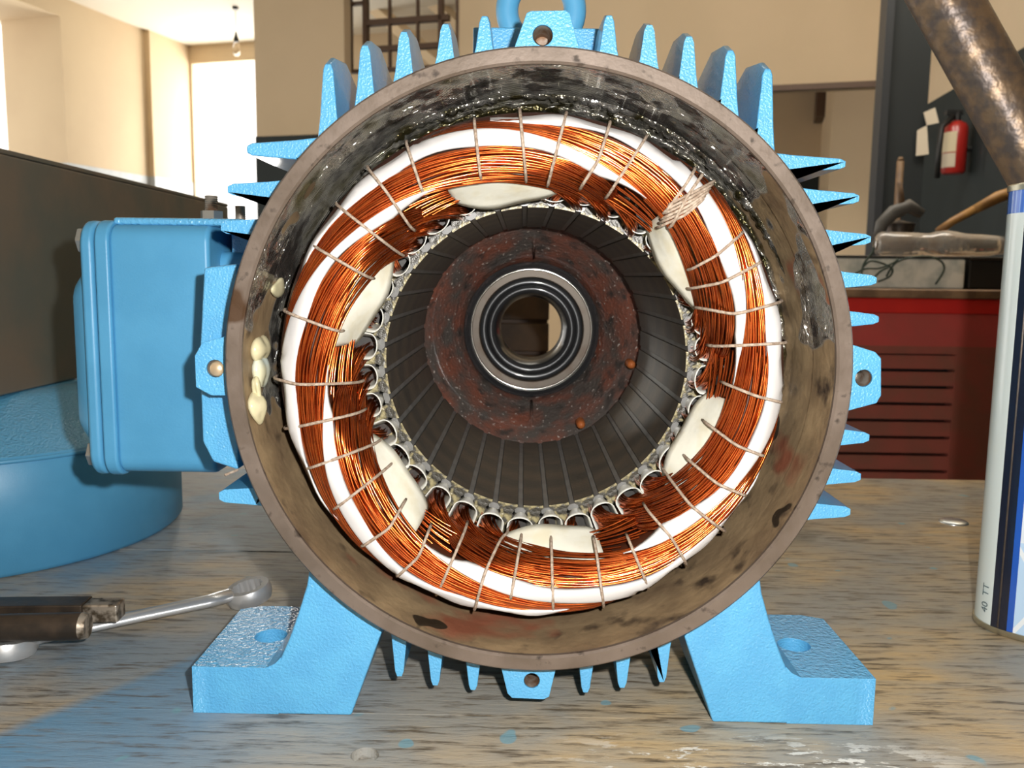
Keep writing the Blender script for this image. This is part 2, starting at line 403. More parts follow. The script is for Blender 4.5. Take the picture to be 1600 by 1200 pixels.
def cut(o, mb):          # subtract a shape for good
    c = bpy.data.objects.new('cutter', mb.mesh('cutter')); COL.objects.link(c)
    if o.parent is not None and o.parent.parent is None: pass
    c.location = (0, 0, 0)
    old = o.location.copy(); par = o.parent; o.parent = None; o.location = (0, 0, 0)
    keep = [(m.name, m.show_viewport) for m in o.modifiers]
    for m in o.modifiers: m.show_viewport = False
    md = o.modifiers.new('cut', 'BOOLEAN'); md.object = c; md.operation = 'DIFFERENCE'; md.solver = 'EXACT'
    dg = bpy.context.evaluated_depsgraph_get(); dg.update()
    me = bpy.data.meshes.new_from_object(o.evaluated_get(dg))
    o.modifiers.remove(md); o.data = me
    for n, s in keep: o.modifiers[n].show_viewport = s
    bpy.data.objects.remove(c)
    o.parent = par; o.location = old
def rrect(w, h, r, n=6, cx=0, cy=0):
    out = []
    for sx, sy, a in ((1, 1, 0), (-1, 1, PI / 2), (-1, -1, PI), (1, -1, 1.5 * PI)):
        for i in range(n + 1):
            t = a + PI / 2 * i / n; out.append((cx + sx * (w / 2 - r) + r * math.cos(t), cy + sy * (h / 2 - r) + r * math.sin(t)))
    return out
XZ = lambda p, y: (p[0], y, p[1])
XY = lambda p, z: (p[0], p[1], z)
YZ = lambda p, x: (x, p[0], p[1])

# ------------------------------------------------------------------ the building
def rbox(mb, a0, a1, b0, b1, z0, z1):
    return mb.hexa([rw(a, b, z) for z in (z0, z1) for a, b in ((a0, b0), (a1, b0), (a1, b1), (a0, b1))])
BB = 7.5
cor = room(295, 72, BB); aL = cor[0]; ZC = cor[2]
zD = room_a(238, 275, aL)[2]                     # height of the painted dado on all walls
AR = 6.5; BN = -2.6
struct('floor', rbox(MB(), aL - 1.2, AR, BN, BB + .4, ZF - .15, ZF), 'floor_concrete')
struct('ceiling', rbox(MB(), aL - 1.2, AR, BN, BB + .4, ZC, ZC + .15), 'ceiling_white')
# left wall: a projecting bay by the bright doorway, then a set-back length that ends at a wide opening
b238 = room_a(238, 180, aL)[1]; a2 = aL - .055; b100 = room_a(100, 150, a2)[1]; aOut = room(8, 150, b100)[0]
zl = room(95, 25, b100)[2]
wl = struct('wall_left', rbox(rbox(rbox(MB(), aL - .5, aL, b238, BB, zD, ZC), aOut, a2, b100, b238, zD, ZC), aOut, a2, BN, b100, zl, ZC), 'cream_wall')
struct('trim_1', rbox(rbox(MB(), aL - .5, aL + .004, b238, BB, ZF, zD), aOut, a2 + .004, b100, b238, ZF, zD), 'dado_sunlit')
# back wall with the doorway to daylight
aw0 = room(299, 100, BB)[0]; aw1 = room(470, 100, BB)[0]; zw = room(340, 97, BB)[2]
mb = MB(); rbox(mb, aL - .5, aw0, BB, BB + .04, ZF, ZC); rbox(mb, aw0, aw1, BB, BB + .04, zw, ZC); rbox(mb, aw1, AR, BB, BB + .04, zD, ZC)
struct('wall_back', mb, 'beige_wall')
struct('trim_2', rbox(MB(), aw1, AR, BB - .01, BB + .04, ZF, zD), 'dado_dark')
# far pilasters seen under the beam
q0 = room(1300, 200, 6.4); q1 = room(1331, 200, 6.4); q2 = room(1390, 200, 6.4)
struct('trim_3', rbox(MB(), q0[0], q2[0], 6.4, BB, ZF, ZC), 'cream_wall')
n0 = room(1274, 200, 7.2); n1 = room(1288, 200, 7.2); nz = room(1280, 182, 7.2)[2]
struct('trim_4', rbox(MB(), n0[0], n1[0], 7.2, BB, nz, ZC), 'brown_metal')
# column left of the motor
c0 = room(398, 100, 4.9); c1 = room(538, 100, 4.9); zK = room(450, 212, 4.9)[2]
struct('wall_column', rbox(MB(), c0[0], c1[0], 4.9, 4.99, zK, ZC), 'beige_wall')
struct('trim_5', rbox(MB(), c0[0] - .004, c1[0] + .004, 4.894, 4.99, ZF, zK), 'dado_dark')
# deep beam / bulkhead over the opening, with a metal glazed frame left of it
BK = 5.0
k0 = room(716, 50, BK); k1 = room(1420, 50, BK); kz = room(1290, 130, BK)[2]
struct('wall_bulkhead', rbox(MB(), k0[0], k1[0], BK, BK + .22, kz, ZC), 'beige_wall')
struct('trim_6', rbox(MB(), k0[0], k1[0], BK - .012, BK + .02, kz - .03, kz), 'brown_metal')
wf = thing('window_1', rw(room(620, 60, BK)[0], BK, room(620, 108, BK)[2]), '', '')
del wf['label']; del wf['category']; wf['kind'] = 'structure'
def bar(name, x0, x1, y0, y1, d=.05, m='brown_metal'):
    p = room(x0, (y0 + y1) / 2, BK); q = room(x1, (y0 + y1) / 2, BK); t = room((x0 + x1) / 2, y0, BK)[2]; u = room((x0 + x1) / 2, y1, BK)[2]
    return obj(name, rbox(MB(), p[0], q[0], BK, BK + d, u, t), m, wf)
for x0, x1 in ((535, 546), (566, 572), (684, 690), (712, 718)): bar('mullion', x0, x1, -60, 108)
for x0, x1 in ((606, 609), (650, 653)): bar('mullion', x0, x1, -60, 108, .03)
for y0, y1, xa, xb in ((26, 35, 570, 700), (69, 77, 570, 690), (104, 109, 540, 716), (2, 6, 545, 570), (-20, -12, 540, 716)): bar('glazing_bar', xa, xb, y0, y1, .045)
# roof trusses seen through the glazing
for i, (xa, ya, xb, yb) in enumerate(((560, -10, 700, 110), (640, -30, 740, 60))):
    p = rw(*room(xa, ya, 6.9)); q = rw(*room(xb, yb, 6.9))
    struct('trim_%d' % (7 + i), MB().tube([p, q], .06, 4), 'cream_wall')
# right wall, nearly along the motor's axis
P1 = atz(1455, 160, zD); P2 = atz(1600, 75, zD); wd = (P1 - P2)[:2] / np.linalg.norm((P1 - P2)[:2]); wn_ = np.array([wd[1], -wd[0]])
if wn_[0] < 0: wn_ = -wn_
def rwall(s0, s1, z0, z1, t0=0.0, t1=.25, mb=None):
    mb = mb or MB(); o = P1[:2]
    pts = [o + wd * s + wn_ * t for s, t in ((s0, t0), (s1, t0), (s1, t1), (s0, t1))]
    return mb.hexa([(p[0], p[1], z) for z in (z0, z1) for p in pts])
struct('wall_right', rwall(-6.5, .35, zD, ZC), 'beige_wall')
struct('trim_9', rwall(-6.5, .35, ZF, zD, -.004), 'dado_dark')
struct('wall_front', rbox(MB(), aL - 1.2, AR, BN - .2, BN, ZF, ZC), 'beige_wall')
# dark painted steel post
b_ = 3.1
s0 = room(1374, 200, b_); s1 = room(1386, 200, b_); s2 = room(1455, 100, b_)
po = thing('wall_post', rw((s0[0] + s2[0]) / 2, b_ + .08, ZF), '', ''); del po['label']; del po['category']; po['kind'] = 'structure'
obj('web', rbox(MB(), s1[0], s2[0], b_ + .01, b_ + .16, ZF, ZC), 'post_paint', po)
obj('flange', rbox(MB(), s0[0], s1[0], b_ - .005, b_ + .18, ZF, ZC), 'post_edge', po)
# daylight: openings steer the sky light in, an added, unseen lamp under the ceiling brightens the far walls
def portal(a, b, z, sx, sz, face):
    o = lamp('daylight_opening', 'AREA', tuple(rw(a, b, z)), 1.0, size=sx, size_y=sz, target=tuple(rw(a, b, z) + face))
    o.data.cycles.is_portal = True
portal((aw0 + aw1) / 2, BB + .05, (ZF + zw) / 2, aw1 - aw0, zw - ZF, -E2)
lamp('added_wall_fill', 'AREA', tuple(rw(.3, 2.6, ZC - .03)), 110, (1.0, .93, .82), 2.6, 1.4, target=tuple(rw(.5, 4.2, .2)))
lamp('doorway_daylight', 'AREA', tuple(rw((aw0 + aw1) / 2, BB + .28, (ZF + zw) / 2 + .3)), 70, (1.0, .95, .86), aw1 - aw0, zw - ZF - .7, target=tuple(rw((aw0 + aw1) / 2, 0, .6)))

# ------------------------------------------------------------------ the motor
mo = thing('electric_motor', (0, .14, ZT), 'open blue electric motor with copper stator windings standing on the table', 'motor')
R0 = .16
obj('flange_ring', MB().lathe([(.152, .012), (R0 - .0012, .012), (R0, .0108), (R0, .0012), (R0 - .0010, .0), (.1528, .0), (.1516, .0012), (.1516, .004)], 192), 'machined_iron', mo, auto=30)
# inside of the housing end: spigot bore, fine groove, second land, fillet down to the core
obj('housing_bore', MB().lathe([(.1516, .0035), (.1508, .012), (.1489, .0285), (.1499, .0287), (.1494, .0310), (.1464, .056), (.1462, .0605), (.1452, .0630), (.1448, .0660), (.1425, .0675), (.1412, .0705), (.140, .0715)], 192), 'varnished_wall', mo, auto=40)
obj('housing_barrel', MB().lathe([(.1575, .0121), (.1575, .30), (.1545, .31), (.1538, .0121)], 128, closed=True), 'blue_paint', mo, auto=40)

# --- cooling fins: upright above and below, level on both sides; each runs back along the barrel
def fin(px, py, kind, wt=.0026, wb=.0062, y0=.020, y1=.20, rise=.004):
    t = at(px, py, y0); secs = []
    if kind in 'tb': c, h = t[0], abs(t[2])
    else: c, h = t[2], abs(t[0])
    sg = 1 if kind in 'tr' else -1
    rise = rise * (1 + 1.6 * abs(c) / .12) if kind == 't' else rise
    rb = math.sqrt(max(.1555 ** 2 - c ** 2, .0001))
    for Y, dh in ((y0, 0), (y0 + .012, rise * .6), (y0 + .04, rise), (y0 + .075, rise * .2), (y0 + .12, -.006), (y1, -.02)):
        hh = max(h + dh, rb + .006); sec = []
        for w, q in ((-wb * 1.5, rb - .0008), (-wb, rb + .004), (-(wb + wt) / 2, rb + (hh - rb) * .42), (-wt, hh - .003), (-wt * .55, hh), (wt * .55, hh), (wt, hh - .003), ((wb + wt) / 2, rb + (hh - rb) * .42), (wb, rb + .004), (wb * 1.5, rb - .0008)):
            if q < rb: q = math.sqrt(max(.1572 ** 2 - (c + w) ** 2, .03 ** 2))
            sec.append((c + w, Y, sg * q) if kind in 'tb' else (sg * q, Y, c + w))
        secs.append(sec)
    return obj('cooling_fin', MB().loft(secs), 'blue_paint', mo, bevel=.0009, segs=2)
for px, py in ((512, 100), (570, 71), (631, 50), (696, 38), (757, 25)): fin(px, py, 't')
for px, py in ((952, 24), (1015, 39), (1077, 57), (1142, 79), (1200, 108)): fin(px, py, 't')
fin(385, 233, 'l', .0032, .0068, rise=.001); fin(355, 296, 'l', .0030, .0055, rise=-.004); fin(345, 355, 'l', .0034, .0055, y0=.032, rise=0)
fin(342, 775, 'l', .0036, .006, rise=0)
for px, py in ((1322, 256), (1343, 310), (1361, 374), (1370, 438), (1374, 499)): fin(px, py, 'r', .0027, .0056, rise=.0)
for px, py in ((1359, 684), (1345, 745), (1329, 800)): fin(px, py, 'r', .0030, .0060, rise=.0)
for px, py in ((624, 1057), (680, 1071), (739, 1079)): fin(px, py, 'b', .0024, .0058, rise=0)
for px, py in ((915, 1083), (972, 1075), (1034, 1066)): fin(px, py, 'b', .0024, .0058, rise=0)

# --- screw lugs on the flange
def lug(poly, hole, hr, y0=.0125, y1=.030, name='screw_lug'):
    P = [tuple(at(x, y, y0)[[0, 2]]) for x, y in poly]; h = at(hole[0], hole[1], y0)
    o = obj(name, MB().plate_hole(P, (h[0], h[2]), hr, XZ, y0, y1), 'blue_paint', mo, bevel=.0012)
    b = obj('hole_thread', MB().lathe([(hr - .0002, y0 + .001), (hr - .0012, y0 + .004), (hr - .0012, y1), (0, y1)], 32, (h[0], h[2])), 'rust_thread', o, auto=40)
    return o, h
lug(((800, 84), (823, 20), (829, 17), (884, 16), (890, 20), (908, 84)), (848, 55), .0050)
lug(((782, 1040), (793, 1084), (800, 1091), (850, 1093), (858, 1089), (870, 1040)), (831, 1064), .0043)
ll, lh = lug(((306, 605), (304, 556), (316, 535), (366, 522), (366, 618), (330, 618)), (336, 576), .0046)
obj('brass_pin', MB().lathe([(0, .0118), (.0030, .0119), (.0042, .0135), (.0042, .02)], 24, (lh[0] + .0006, lh[2] - .0003)), 'brass_pin', ll, smooth=True)
lug(((1318, 534), (1368, 550), (1377, 560), (1377, 618), (1370, 630), (1318, 644)), (1350, 591), .0044)

# --- lifting eye and its boss
ey = at(846, 8, .085); eb = at(846, 60, .085)
pl = [at(739, 42, .075), at(938, 42, .075)]
obj('eye_boss', MB().box((pl[0][0], .075, .147), (pl[1][0], .125, pl[0][2])), 'blue_paint', mo, bevel=.001)
er = (at(846, 8, .1) - at(793, 8, .1)); er = np.linalg.norm(er)
ez = pl[0][2] + er * .82
obj('lifting_eye', MB().tube([(ey[0] + er * math.sin(q), .1, ez + er * math.cos(q)) for q in np.linspace(0, 2 * PI, 49)], .0067, 16, cap=False), 'blue_smooth', mo, smooth=True)

# --- feet
for sg in (-1, 1):
    prof = [(.100, ZT), (.142, ZT), (.142, -.1675), (.1385, -.1615), (.1335, -.150), (.1285, -.136), (.1235, -.120), (.1215, -.108), (.1255, -.0985), (.0885, -.1325), (.0825, -.1455)]
    f = MB(); f.prism([(sg * x, z) for x, z in prof], XZ, .0145, .100)
    o = obj('foot', f, 'blue_paint', mo, bevel=.0012)
    pad = MB(); pad.plate_hole([(sg * .1405, .0145), (sg * .188, .0145), (sg * .188, .098), (sg * .176, .104), (sg * .1405, .104)], (sg * .1565, .0575), .0095, XY, ZT, -.1676)
    pd = obj('foot_pad', pad, ['blue_paint', 'blue_wet'], o, bevel=.002)
    for p_ in pd.data.polygons:
        if p_.normal.z > .9: p_.material_index = 1
    obj('foot_gusset', MB().prism([(sg * x, z) for x, z in ((.1395, -.168), (.147, -.1676), (.142, -.1652), (.1385, -.1615))], XZ, .0147, .100), 'blue_paint', o)

# --- terminal box on the left
def tbm(mb):
    mb.v = [(-.00786 + (x + .00786) * 1.0704, y + .035, .04837 + (z - .04837) * 1.0704) for x, y, z in mb.v]; return mb
tbx = obj('terminal_box', tbm(MB().prism(rrect(.150, .146, .010, 5, .135, .0025), YZ, -.246, -.188)), 'blue_smooth', mo, bevel=.003, segs=3)
obj('box_rim', tbm(MB().prism(rrect(.156, .1505, .013, 5, .135, .0025), YZ, -.2530, -.2445)), 'blue_smooth', tbx, bevel=.002)
cv = MB().prism(rrect(.156, .150, .014, 6, .135, .0025), YZ, -.2615, -.2537)
obj('box_cover', tbm(cv), 'blue_smooth', tbx, bevel=.003, segs=3)
obj('cover_crown', tbm(MB().loft([[(-.2610, y, z) for y, z in rrect(.150, .108, .016, 6, .135, -.0025)], [(-.2655, y, z) for y, z in rrect(.146, .104, .016, 6, .135, -.0025)], [(-.2712, y, z) for y, z in rrect(.136, .090, .012, 6, .135, -.0025)]])), 'blue_smooth', tbx, bevel=.0015)
for z in (.066, -.0605):
    for y in (.072, .198):
        mb = MB(); mb.prism([(y + .0078 * math.cos(q), z + .0078 * math.sin(q)) for q in np.linspace(0, 2 * PI, 7)[:-1]], YZ, -.2672, -.2612)
        obj('cover_bolt', tbm(mb), 'zinc', tbx, bevel=.0008)
obj('box_neck', tbm(MB().prism(rrect(.105, .118, .008, 4, .132, .002), YZ, -.190, -.146)), 'blue_smooth', tbx, bevel=.002)
obj('box_top_ledge', tbm(MB().box((-.246, .068, .0752), (-.170, .190, .0795))), 'blue_wet', tbx, bevel=.0018)
# frame pad between box and flange
pp = [at(x, y, .030)[[0, 2]] for x, y in ((318, 418), (372, 412), (372, 735), (332, 722), (316, 690), (311, 560))]
obj('frame_pad', MB().prism([tuple(p) for p in pp], XZ, .030, .085), 'blue_paint', mo, bevel=.0015)
# two threaded studs standing behind the box
def stud(px, y_top, y_bot, Y, r, nut):
    a = at(px, y_bot, Y); b = at(px, y_top, Y); n = 40
    zs = np.linspace(a[2] - .012, b[2], n)
    o = obj('clamp_stud', MB().lathe([(0, zs[0])] + [(r * (1 - .10 * (i % 2)), z) for i, z in enumerate(zs)] + [(0, zs[-1])], 20, (a[0], a[1]), axis='z'), 'rust_thread', mo, auto=60)
    if nut:
        m1 = at(px, y_bot - 12, Y)[2]
        obj('nut', MB().prism([(a[0] + r * 1.75 * math.cos(q), a[1] + r * 1.75 * math.sin(q)) for q in np.linspace(0, 2 * PI, 7)[:-1]], XY, a[2] - .012, m1), 'zinc', o)
stud(331, 306, 342, .15, .0043, True); stud(376, 322, 350, .14, .0034, False)
obj('stud_base', MB().box((-.195, .12, .060), (-.146, .165, at(376, 349, .14)[2] - .001)), 'blue_paint', mo, bevel=.001)

# --- stator core: yoke, thirty-six teeth with slots between
RB = .0878; YF = .068; YE = .266
core = obj('stator_core', MB().lathe([(.0945, YF + .0005), (.1425, YF), (.1425, YE), (.0945, YE)], 144, closed=True), 'slot_dark', mo, auto=30)
NS = 36; half = math.radians(3.85)
tm = MB(); secs = []
for Y in (YF - .0006, YE):
    s = []
    for a in np.linspace(-half, half, 6): s.append((RB * math.sin(a), Y, RB * math.cos(a)))
    for a in (half * .98, half * .60, half * .55): s.append(((.0905 if a > half * .9 else (.093 if a > half * .58 else .108)) * math.sin(a), Y, (.0905 if a > half * .9 else (.093 if a > half * .58 else .108)) * math.cos(a)))
    for a in (half * .55, half * .60, half * .98): s.append(((.0905 if a > half * .9 else (.093 if a > half * .58 else .108)) * math.sin(-a), Y, (.0905 if a > half * .9 else (.093 if a > half * .58 else .108)) * math.cos(-a)))
    secs.append(s)
tm.loft(secs)
tooth_me = tm.mesh('tooth'); tooth_me.materials.append(MAT['lamination']); tooth_me.materials.append(MAT['tooth_front'])
for p in tooth_me.polygons:
    if p.normal.y < -.9: p.material_index = 1
wm_ = MB()
wm_.loft([[(x, Y, z) for x, z in ((-.0034, .0902), (-.0013, .0886), (.0013, .0886), (.0034, .0902), (.003, .092), (-.003, .092))] for Y in (YF - .003, YE)])
wedge_me = wm_.mesh('slot_wedge'); wedge_me.materials.append(MAT['wedge_plastic'])
# slot liner cuff: a folded film trough, open outwards, flaring past the core face
lm = MB(); rows = []
for Y, hw, rbot, rtop in ((YF + .02, .0040, .0918, .107), (YF - .001, .0041, .0914, .107), (YF - .008, .0050, .0910, .1075), (YF - .014, .0064, .0907, .1080), (YF - .0190, .0075, .0903, .1075)):
    row = []
    for t in np.linspace(-1, 1, 19):
        ang = t * PI / 2
        if abs(t) > .62:
            k = (abs(t) - .62) / .38; x = math.copysign(hw * (1 + .10 * k), t); z = rbot + .0048 + (rtop - rbot - .0048) * k
        else:
            q = t / .62 * PI / 2; x = hw * math.sin(q); z = rbot + .0048 * (1 - math.cos(q))
        row.append((x, Y, z))
    rows.append(row)
lm.grid(rows); liner_me = lm.mesh('slot_liner', True); liner_me.materials.append(MAT['liner_film'])
for i in range(NS):
    a = math.radians(5 + 10 * i)
    o = obj('tooth', tooth_me, None, core); o.rotation_euler = (0, math.radians(10 * i), 0)
    o = obj('slot_wedge', wedge_me, None, core); o.rotation_euler = (0, a, 0)
    o = obj('slot_liner', liner_me, None, core, solid=.0005); o.rotation_euler = (0, a + rng.normal(0, .012), 0); o.scale = (1 + rng.normal(0, .10), 1 + rng.normal(0, .006), 1 + rng.normal(0, .006))

# --- winding head: a bundle of rounded section round the bore, six coil groups spiralling outwards over it
CX, CZ = -.003, -.003
RC, RW, YM, HH = .1185, .0207, .038, .026
def ysurf(r):
    k = min(1.0, abs(r - RC) / RW); return YM - HH * math.sqrt(1 - k * k) if k < 1 else YM
_rs = np.linspace(RC - RW, RC + RW, 400); _px = np.array([FPX * r / (.44 + ysurf(r)) for r in _rs])
def rofpx(p): return float(np.interp(p, _px, _rs))
def pol(th, r, y): return (CX + r * math.sin(th), y, CZ + r * math.cos(th))
RI = ((-12, 266), (0, 268), (12, 272), (35, 288), (50, 307), (60, 321), (70, 335), (78, 346), (92, 366), (108, 384), (124, 394)); RO = ((-12, 296), (0, 310), (12, 321), (33, 346), (50, 366), (60, 374), (75, 381), (92, 386), (108, 391), (124, 396))
fi = lambda u: float(np.interp(u, [a for a, b in RI], [b for a, b in RI])); fo = lambda u: float(np.interp(u, [a for a, b in RO], [b for a, b in RO]))
def sm(fn, u): return (fn(u - 6) + fn(u - 3) + fn(u) + fn(u + 3) + fn(u + 6)) / 5
body = MB(); rows = []
for i in range(145):
    th = 2 * PI * i / 144; row = []
    for k in range(17):
        q = PI * (.36 + .64 * k / 16); r = RC - (RW - .0012) * math.cos(q); y = YM + .0012 - (HH - .0006) * math.sin(q); row.append(pol(th, r, y))
    row = [pol(th, .1095, YF - .004), pol(th, .1095, .034)] + row + [pol(th, .1365, YF - .002)]
    rows.append(row)
body.grid(rows); obj('winding_body', body, 'copper_core', mo, smooth=True)
FAN = (30, 90, 150, 210, 270, 330)
jit = {f: rng.normal(0, 2.2, 6) for f in FAN}
def warp(f, u): j = jit[f]; return j[0] * math.sin(u * .05 + j[1]) + j[2] * math.sin(u * .09 + j[3])
groups = {}
for f in FAN:
    cu = MB(); us = np.arange(-1, 119, 2.6)
    for layer in range(2):
        n = 19 if layer == 0 else 15
        for w in range(n):
            s0 = (w + .5) / n; ph = rng.uniform(0, 6.28, 3); am = rng.uniform(.01, .045); dy = rng.normal(0, .00035); pts = []
            for u in us:
                s = s0 + am * math.sin(u * .07 + ph[0]) + .02 * math.sin(u * .19 + ph[1])
                s = min(1.02, max(-.02, s))
                rp = sm(fi, u) + (sm(fo, u) - sm(fi, u)) * s + warp(f, u)
                r = rofpx(rp); y = ysurf(r) + dy + (.0009 if layer else -.0001) + .0003 * math.sin(u * .15 + ph[2])
                ul = 14 + 26 * (1 - s); dive = max(0, (ul - u) / (ul + 6)); y += (.022 + .014 * (1 - s)) * dive ** 1.5; r -= .0015 * dive
                if u < 9: k_ = (9 - u) / 10; y += (.066 - y) * k_ * k_; r += (.1055 - r) * k_ * k_
                if u > 106: y += (u - 106) * .0006
                pts.append(pol(math.radians(f - u), r, y))
            cu.tube(pts, .00068, 6, cap=False, ref=(0, 1, 0))
    # the inner flank of the bundle, turning down towards the slots
    for w in range(10):
        s0 = (w + .5) / 10; ph = rng.uniform(0, 6.28, 2); pts = []
        for u in np.arange(4, 96, 3.0):
            hi_ = sm(fi, u) + warp(f, u) + 3; lo_ = 277 + .10 * max(0, u - 40)
            rp = lo_ + (hi_ - lo_) * (s0 + .03 * math.sin(u * .09 + ph[0])); y = .0455 - .0205 * (max(0, rp - 270) / 52) ** .8 + .0006 * math.sin(u * .12 + ph[1]) + .021 * max(0, 1 - u / 58) ** 1.2
            if rp > 318: break
            y = max(y, ysurf(rofpx(rp)) + .0012)
            rr_ = rp * (.44 + y) / FPX
            if u < 16: k_ = (16 - u) / 12; rr_ += (.1045 - rr_) * k_ * k_; y += (.068 - y) * k_ ** 1.3
            pts.append(pol(math.radians(f - u), rr_, y))
        if len(pts) > 4: cu.tube(pts, .00068, 6, cap=False, ref=(0, 1, 0))
    # strands rising out of three slots and sweeping round into the band
    for j in range(3):
        tt = f + 5 - 10 * j
        for w in range(50):
            a = rng.uniform(-1, 1); b = rng.uniform(-1, 1); ln_ = rng.uniform(26, 36)
            base = [(0, .0975 + .0046 * b, YF + .004, .0036 * a), (0, .0975 + .0046 * b, YF - .012, .0040 * a), (2.2, .0985 + .0046 * b, .046 + .0025 * b, .0042 * a), (6.0, .1012 + .0040 * b, .0415 + .0022 * a, .0030 * a), (13, .1040 + .0034 * b, .0360 + .002 * a, .0015 * a),
                    (ln_ * .8, .1062 + .0030 * b, .0310 + .0016 * a, 0), (ln_, .1075 + .0030 * b, .0285 + .001 * a, 0)]
            pts = []
            for q in np.linspace(0, 1, 17):
                x = q * (len(base) - 1); i0 = min(int(x), len(base) - 2); fr_ = x - i0; fr_ = fr_
                g = [base[i0][c] * (1 - fr_) + base[i0 + 1][c] * fr_ for c in range(4)]
                th = math.radians(tt - g[0]); p = np.array(pol(th, g[1], g[2])); p += np.array([math.cos(th), 0, -math.sin(th)]) * g[3]
                pts.append(p)
            for _ in range(2): pts = [pts[0]] + [(pts[k - 1] + 2 * pts[k] + pts[k + 1]) / 4 for k in range(1, len(pts) - 1)] + [pts[-1]]
            cu.tube(pts, .00066, 5, cap=False, ref=(0, 1, 0))
        # the neighbouring coil sides that leave under the paper
        tt = f + 35 - 10 * j
        for w in range(38):
            a = rng.uniform(-1, 1); b = rng.uniform(-1, 1)
            pts = []
            for g in ((0, .0975 + .0046 * b, YF + .004), (0, .0975 + .0046 * b, YF - .010), (1, .0990 + .0045 * b, YF - .018), (4, .105 + .003 * b, .044), (9, .111, .040)):
                th = math.radians(tt + g[0]); pts.append(np.array(pol(th, g[1], g[2])) + np.array([math.cos(th), 0, -math.sin(th)]) * .0038 * a)
            cu.tube(pts, .00066, 5, cap=False, ref=(0, 1, 0))
    g = obj('copper_coil', cu, 'copper_enamel', mo, smooth=True, fix=False); g['kind'] = 'stuff'; groups[f] = g

# --- white insulating paper between the groups
for f in FAN:
    pa = MB(); rows = []; g = (f + 60) % 360
    g = g if g else 360
    gj = f + 60 if f + 60 in jit else f - 300
    ph = rng.uniform(0, 6.28, 4)
    for u in np.arange(-2, 100.1, 2.0):
        lo = sm(fo, u) + warp(f, u) - 2 + 3.0 * math.sin(u * .11 + ph[0]) + 2.0 * math.sin(u * .23 + ph[1])
        if u + 60 < 118: hi_ = sm(fi, u + 60) + warp(gj, u + 60) + 3 + 2.5 * math.sin(u * .13 + ph[2]); wrap = 0
        else: hi_ = 400; wrap = 1
        hi_ = max(hi_, lo + 3); row = []
        taper = min(1, max(0.04, (u + 2) / 14.0)); 
        if u + 60 < 118: lo = hi_ - (hi_ - lo) * taper
        for k in range(11):
            t = k / 10; rp = lo + (hi_ - lo) * t
            r = rofpx(min(rp, 392.5)); y = ysurf(r) - .0013 - .0007 * math.sin(PI * t) + .0006 * math.sin(u * .21 + ph[3] + 3 * t)
            if t < .08: y += .0022
            if wrap and rp > 386:
                e = (rp - 386) / 14; r = r + .0012 * e + .0008 * math.sin(u * .35 + ph[1]); y = y + .016 * e ** 1.5
            elif not wrap and t > .95: y += .0024
            row.append(pol(math.radians(f - u), r, y))
        rows.append(row)
    pa.grid(rows); obj('insulation_paper', pa, 'paper_white', mo, smooth=True, solid=.0003)
    # cream paper tongue lying between two fans, inside the winding head
    pe = MB(); rows = []; ph = rng.uniform(0, 6.28, 3); sk = rng.normal(0, .8)
    for v in np.linspace(0, 1, 25):
        th = math.radians(f + 6 + sk + 34 * v); w = math.sin(PI * min(1, max(0, .03 + .94 * v))) ** .55
        inn = 288 - 37 * w + 2 * math.sin(9 * v + ph[0]); row = []
        for t in np.linspace(0, 1, 9):
            rp = inn + (322 - inn) * t
            y = .0455 - .0275 * t ** 1.1 + .0012 * math.sin(7 * v + 4 * t + ph[1]) - .002 * math.sin(PI * t)
            row.append(pol(th, rp * (.44 + y) / FPX, y))
        rows.append(row)
    pe.grid(rows); obj('phase_paper', pe, 'paper_cream', mo, smooth=True, solid=.0003)

# --- lacing twine
def hit(px, py):
    y = .02
    for _ in range(14):
        p = at(px, py, y); r = math.hypot(p[0] - CX, p[2] - CZ); y = .5 * y + .5 * ysurf(r)
    return p[0], p[2]
def lace(path, rad=.00085, lift=.0030):
    Q = []
    for i in range(len(path) - 1):
        for t in np.linspace(0, 1, 9)[(0 if i == 0 else 1):]:
            Q.append(hit(path[i][0] * (1 - t) + path[i + 1][0] * t, path[i][1] * (1 - t) + path[i + 1][1] * t))
    pts = []
    for k, (x, z) in enumerate(Q):
        dx, dz = x - CX, z - CZ; r = math.hypot(dx, dz); rr = min(max(r, RC - RW), RC + RW)
        out = (r - RC) / RW; y = ysurf(rr) - lift * math.sqrt(max(0, 1 - min(1, abs(out)) ** 2)) 
        off = lift * max(-1, min(1, out)); s = (rr + off) / r
        pts.append(np.array((CX + dx * s, y, CZ + dz * s)))
    def tuck(p):
        dx, dz = p[0] - CX, p[2] - CZ; r = math.hypot(dx, dz); sg = 1 if r > RC else -1
        return [np.array((CX + dx * (r + sg * e) / r, p[1] + d_, CZ + dz * (r + sg * e) / r)) for e, d_ in ((.0008, .006), (.0002, .014))]
    pts = tuck(pts[0])[::-1] + pts + tuck(pts[-1])
    for _ in range(2): pts = [pts[0]] + [(pts[k - 1] + 2 * pts[k] + pts[k + 1]) / 4 for k in range(1, len(pts) - 1)] + [pts[-1]]
    return obj('lacing_twine', MB().tube(pts, rad, 6), 'twine', mo, smooth=True)
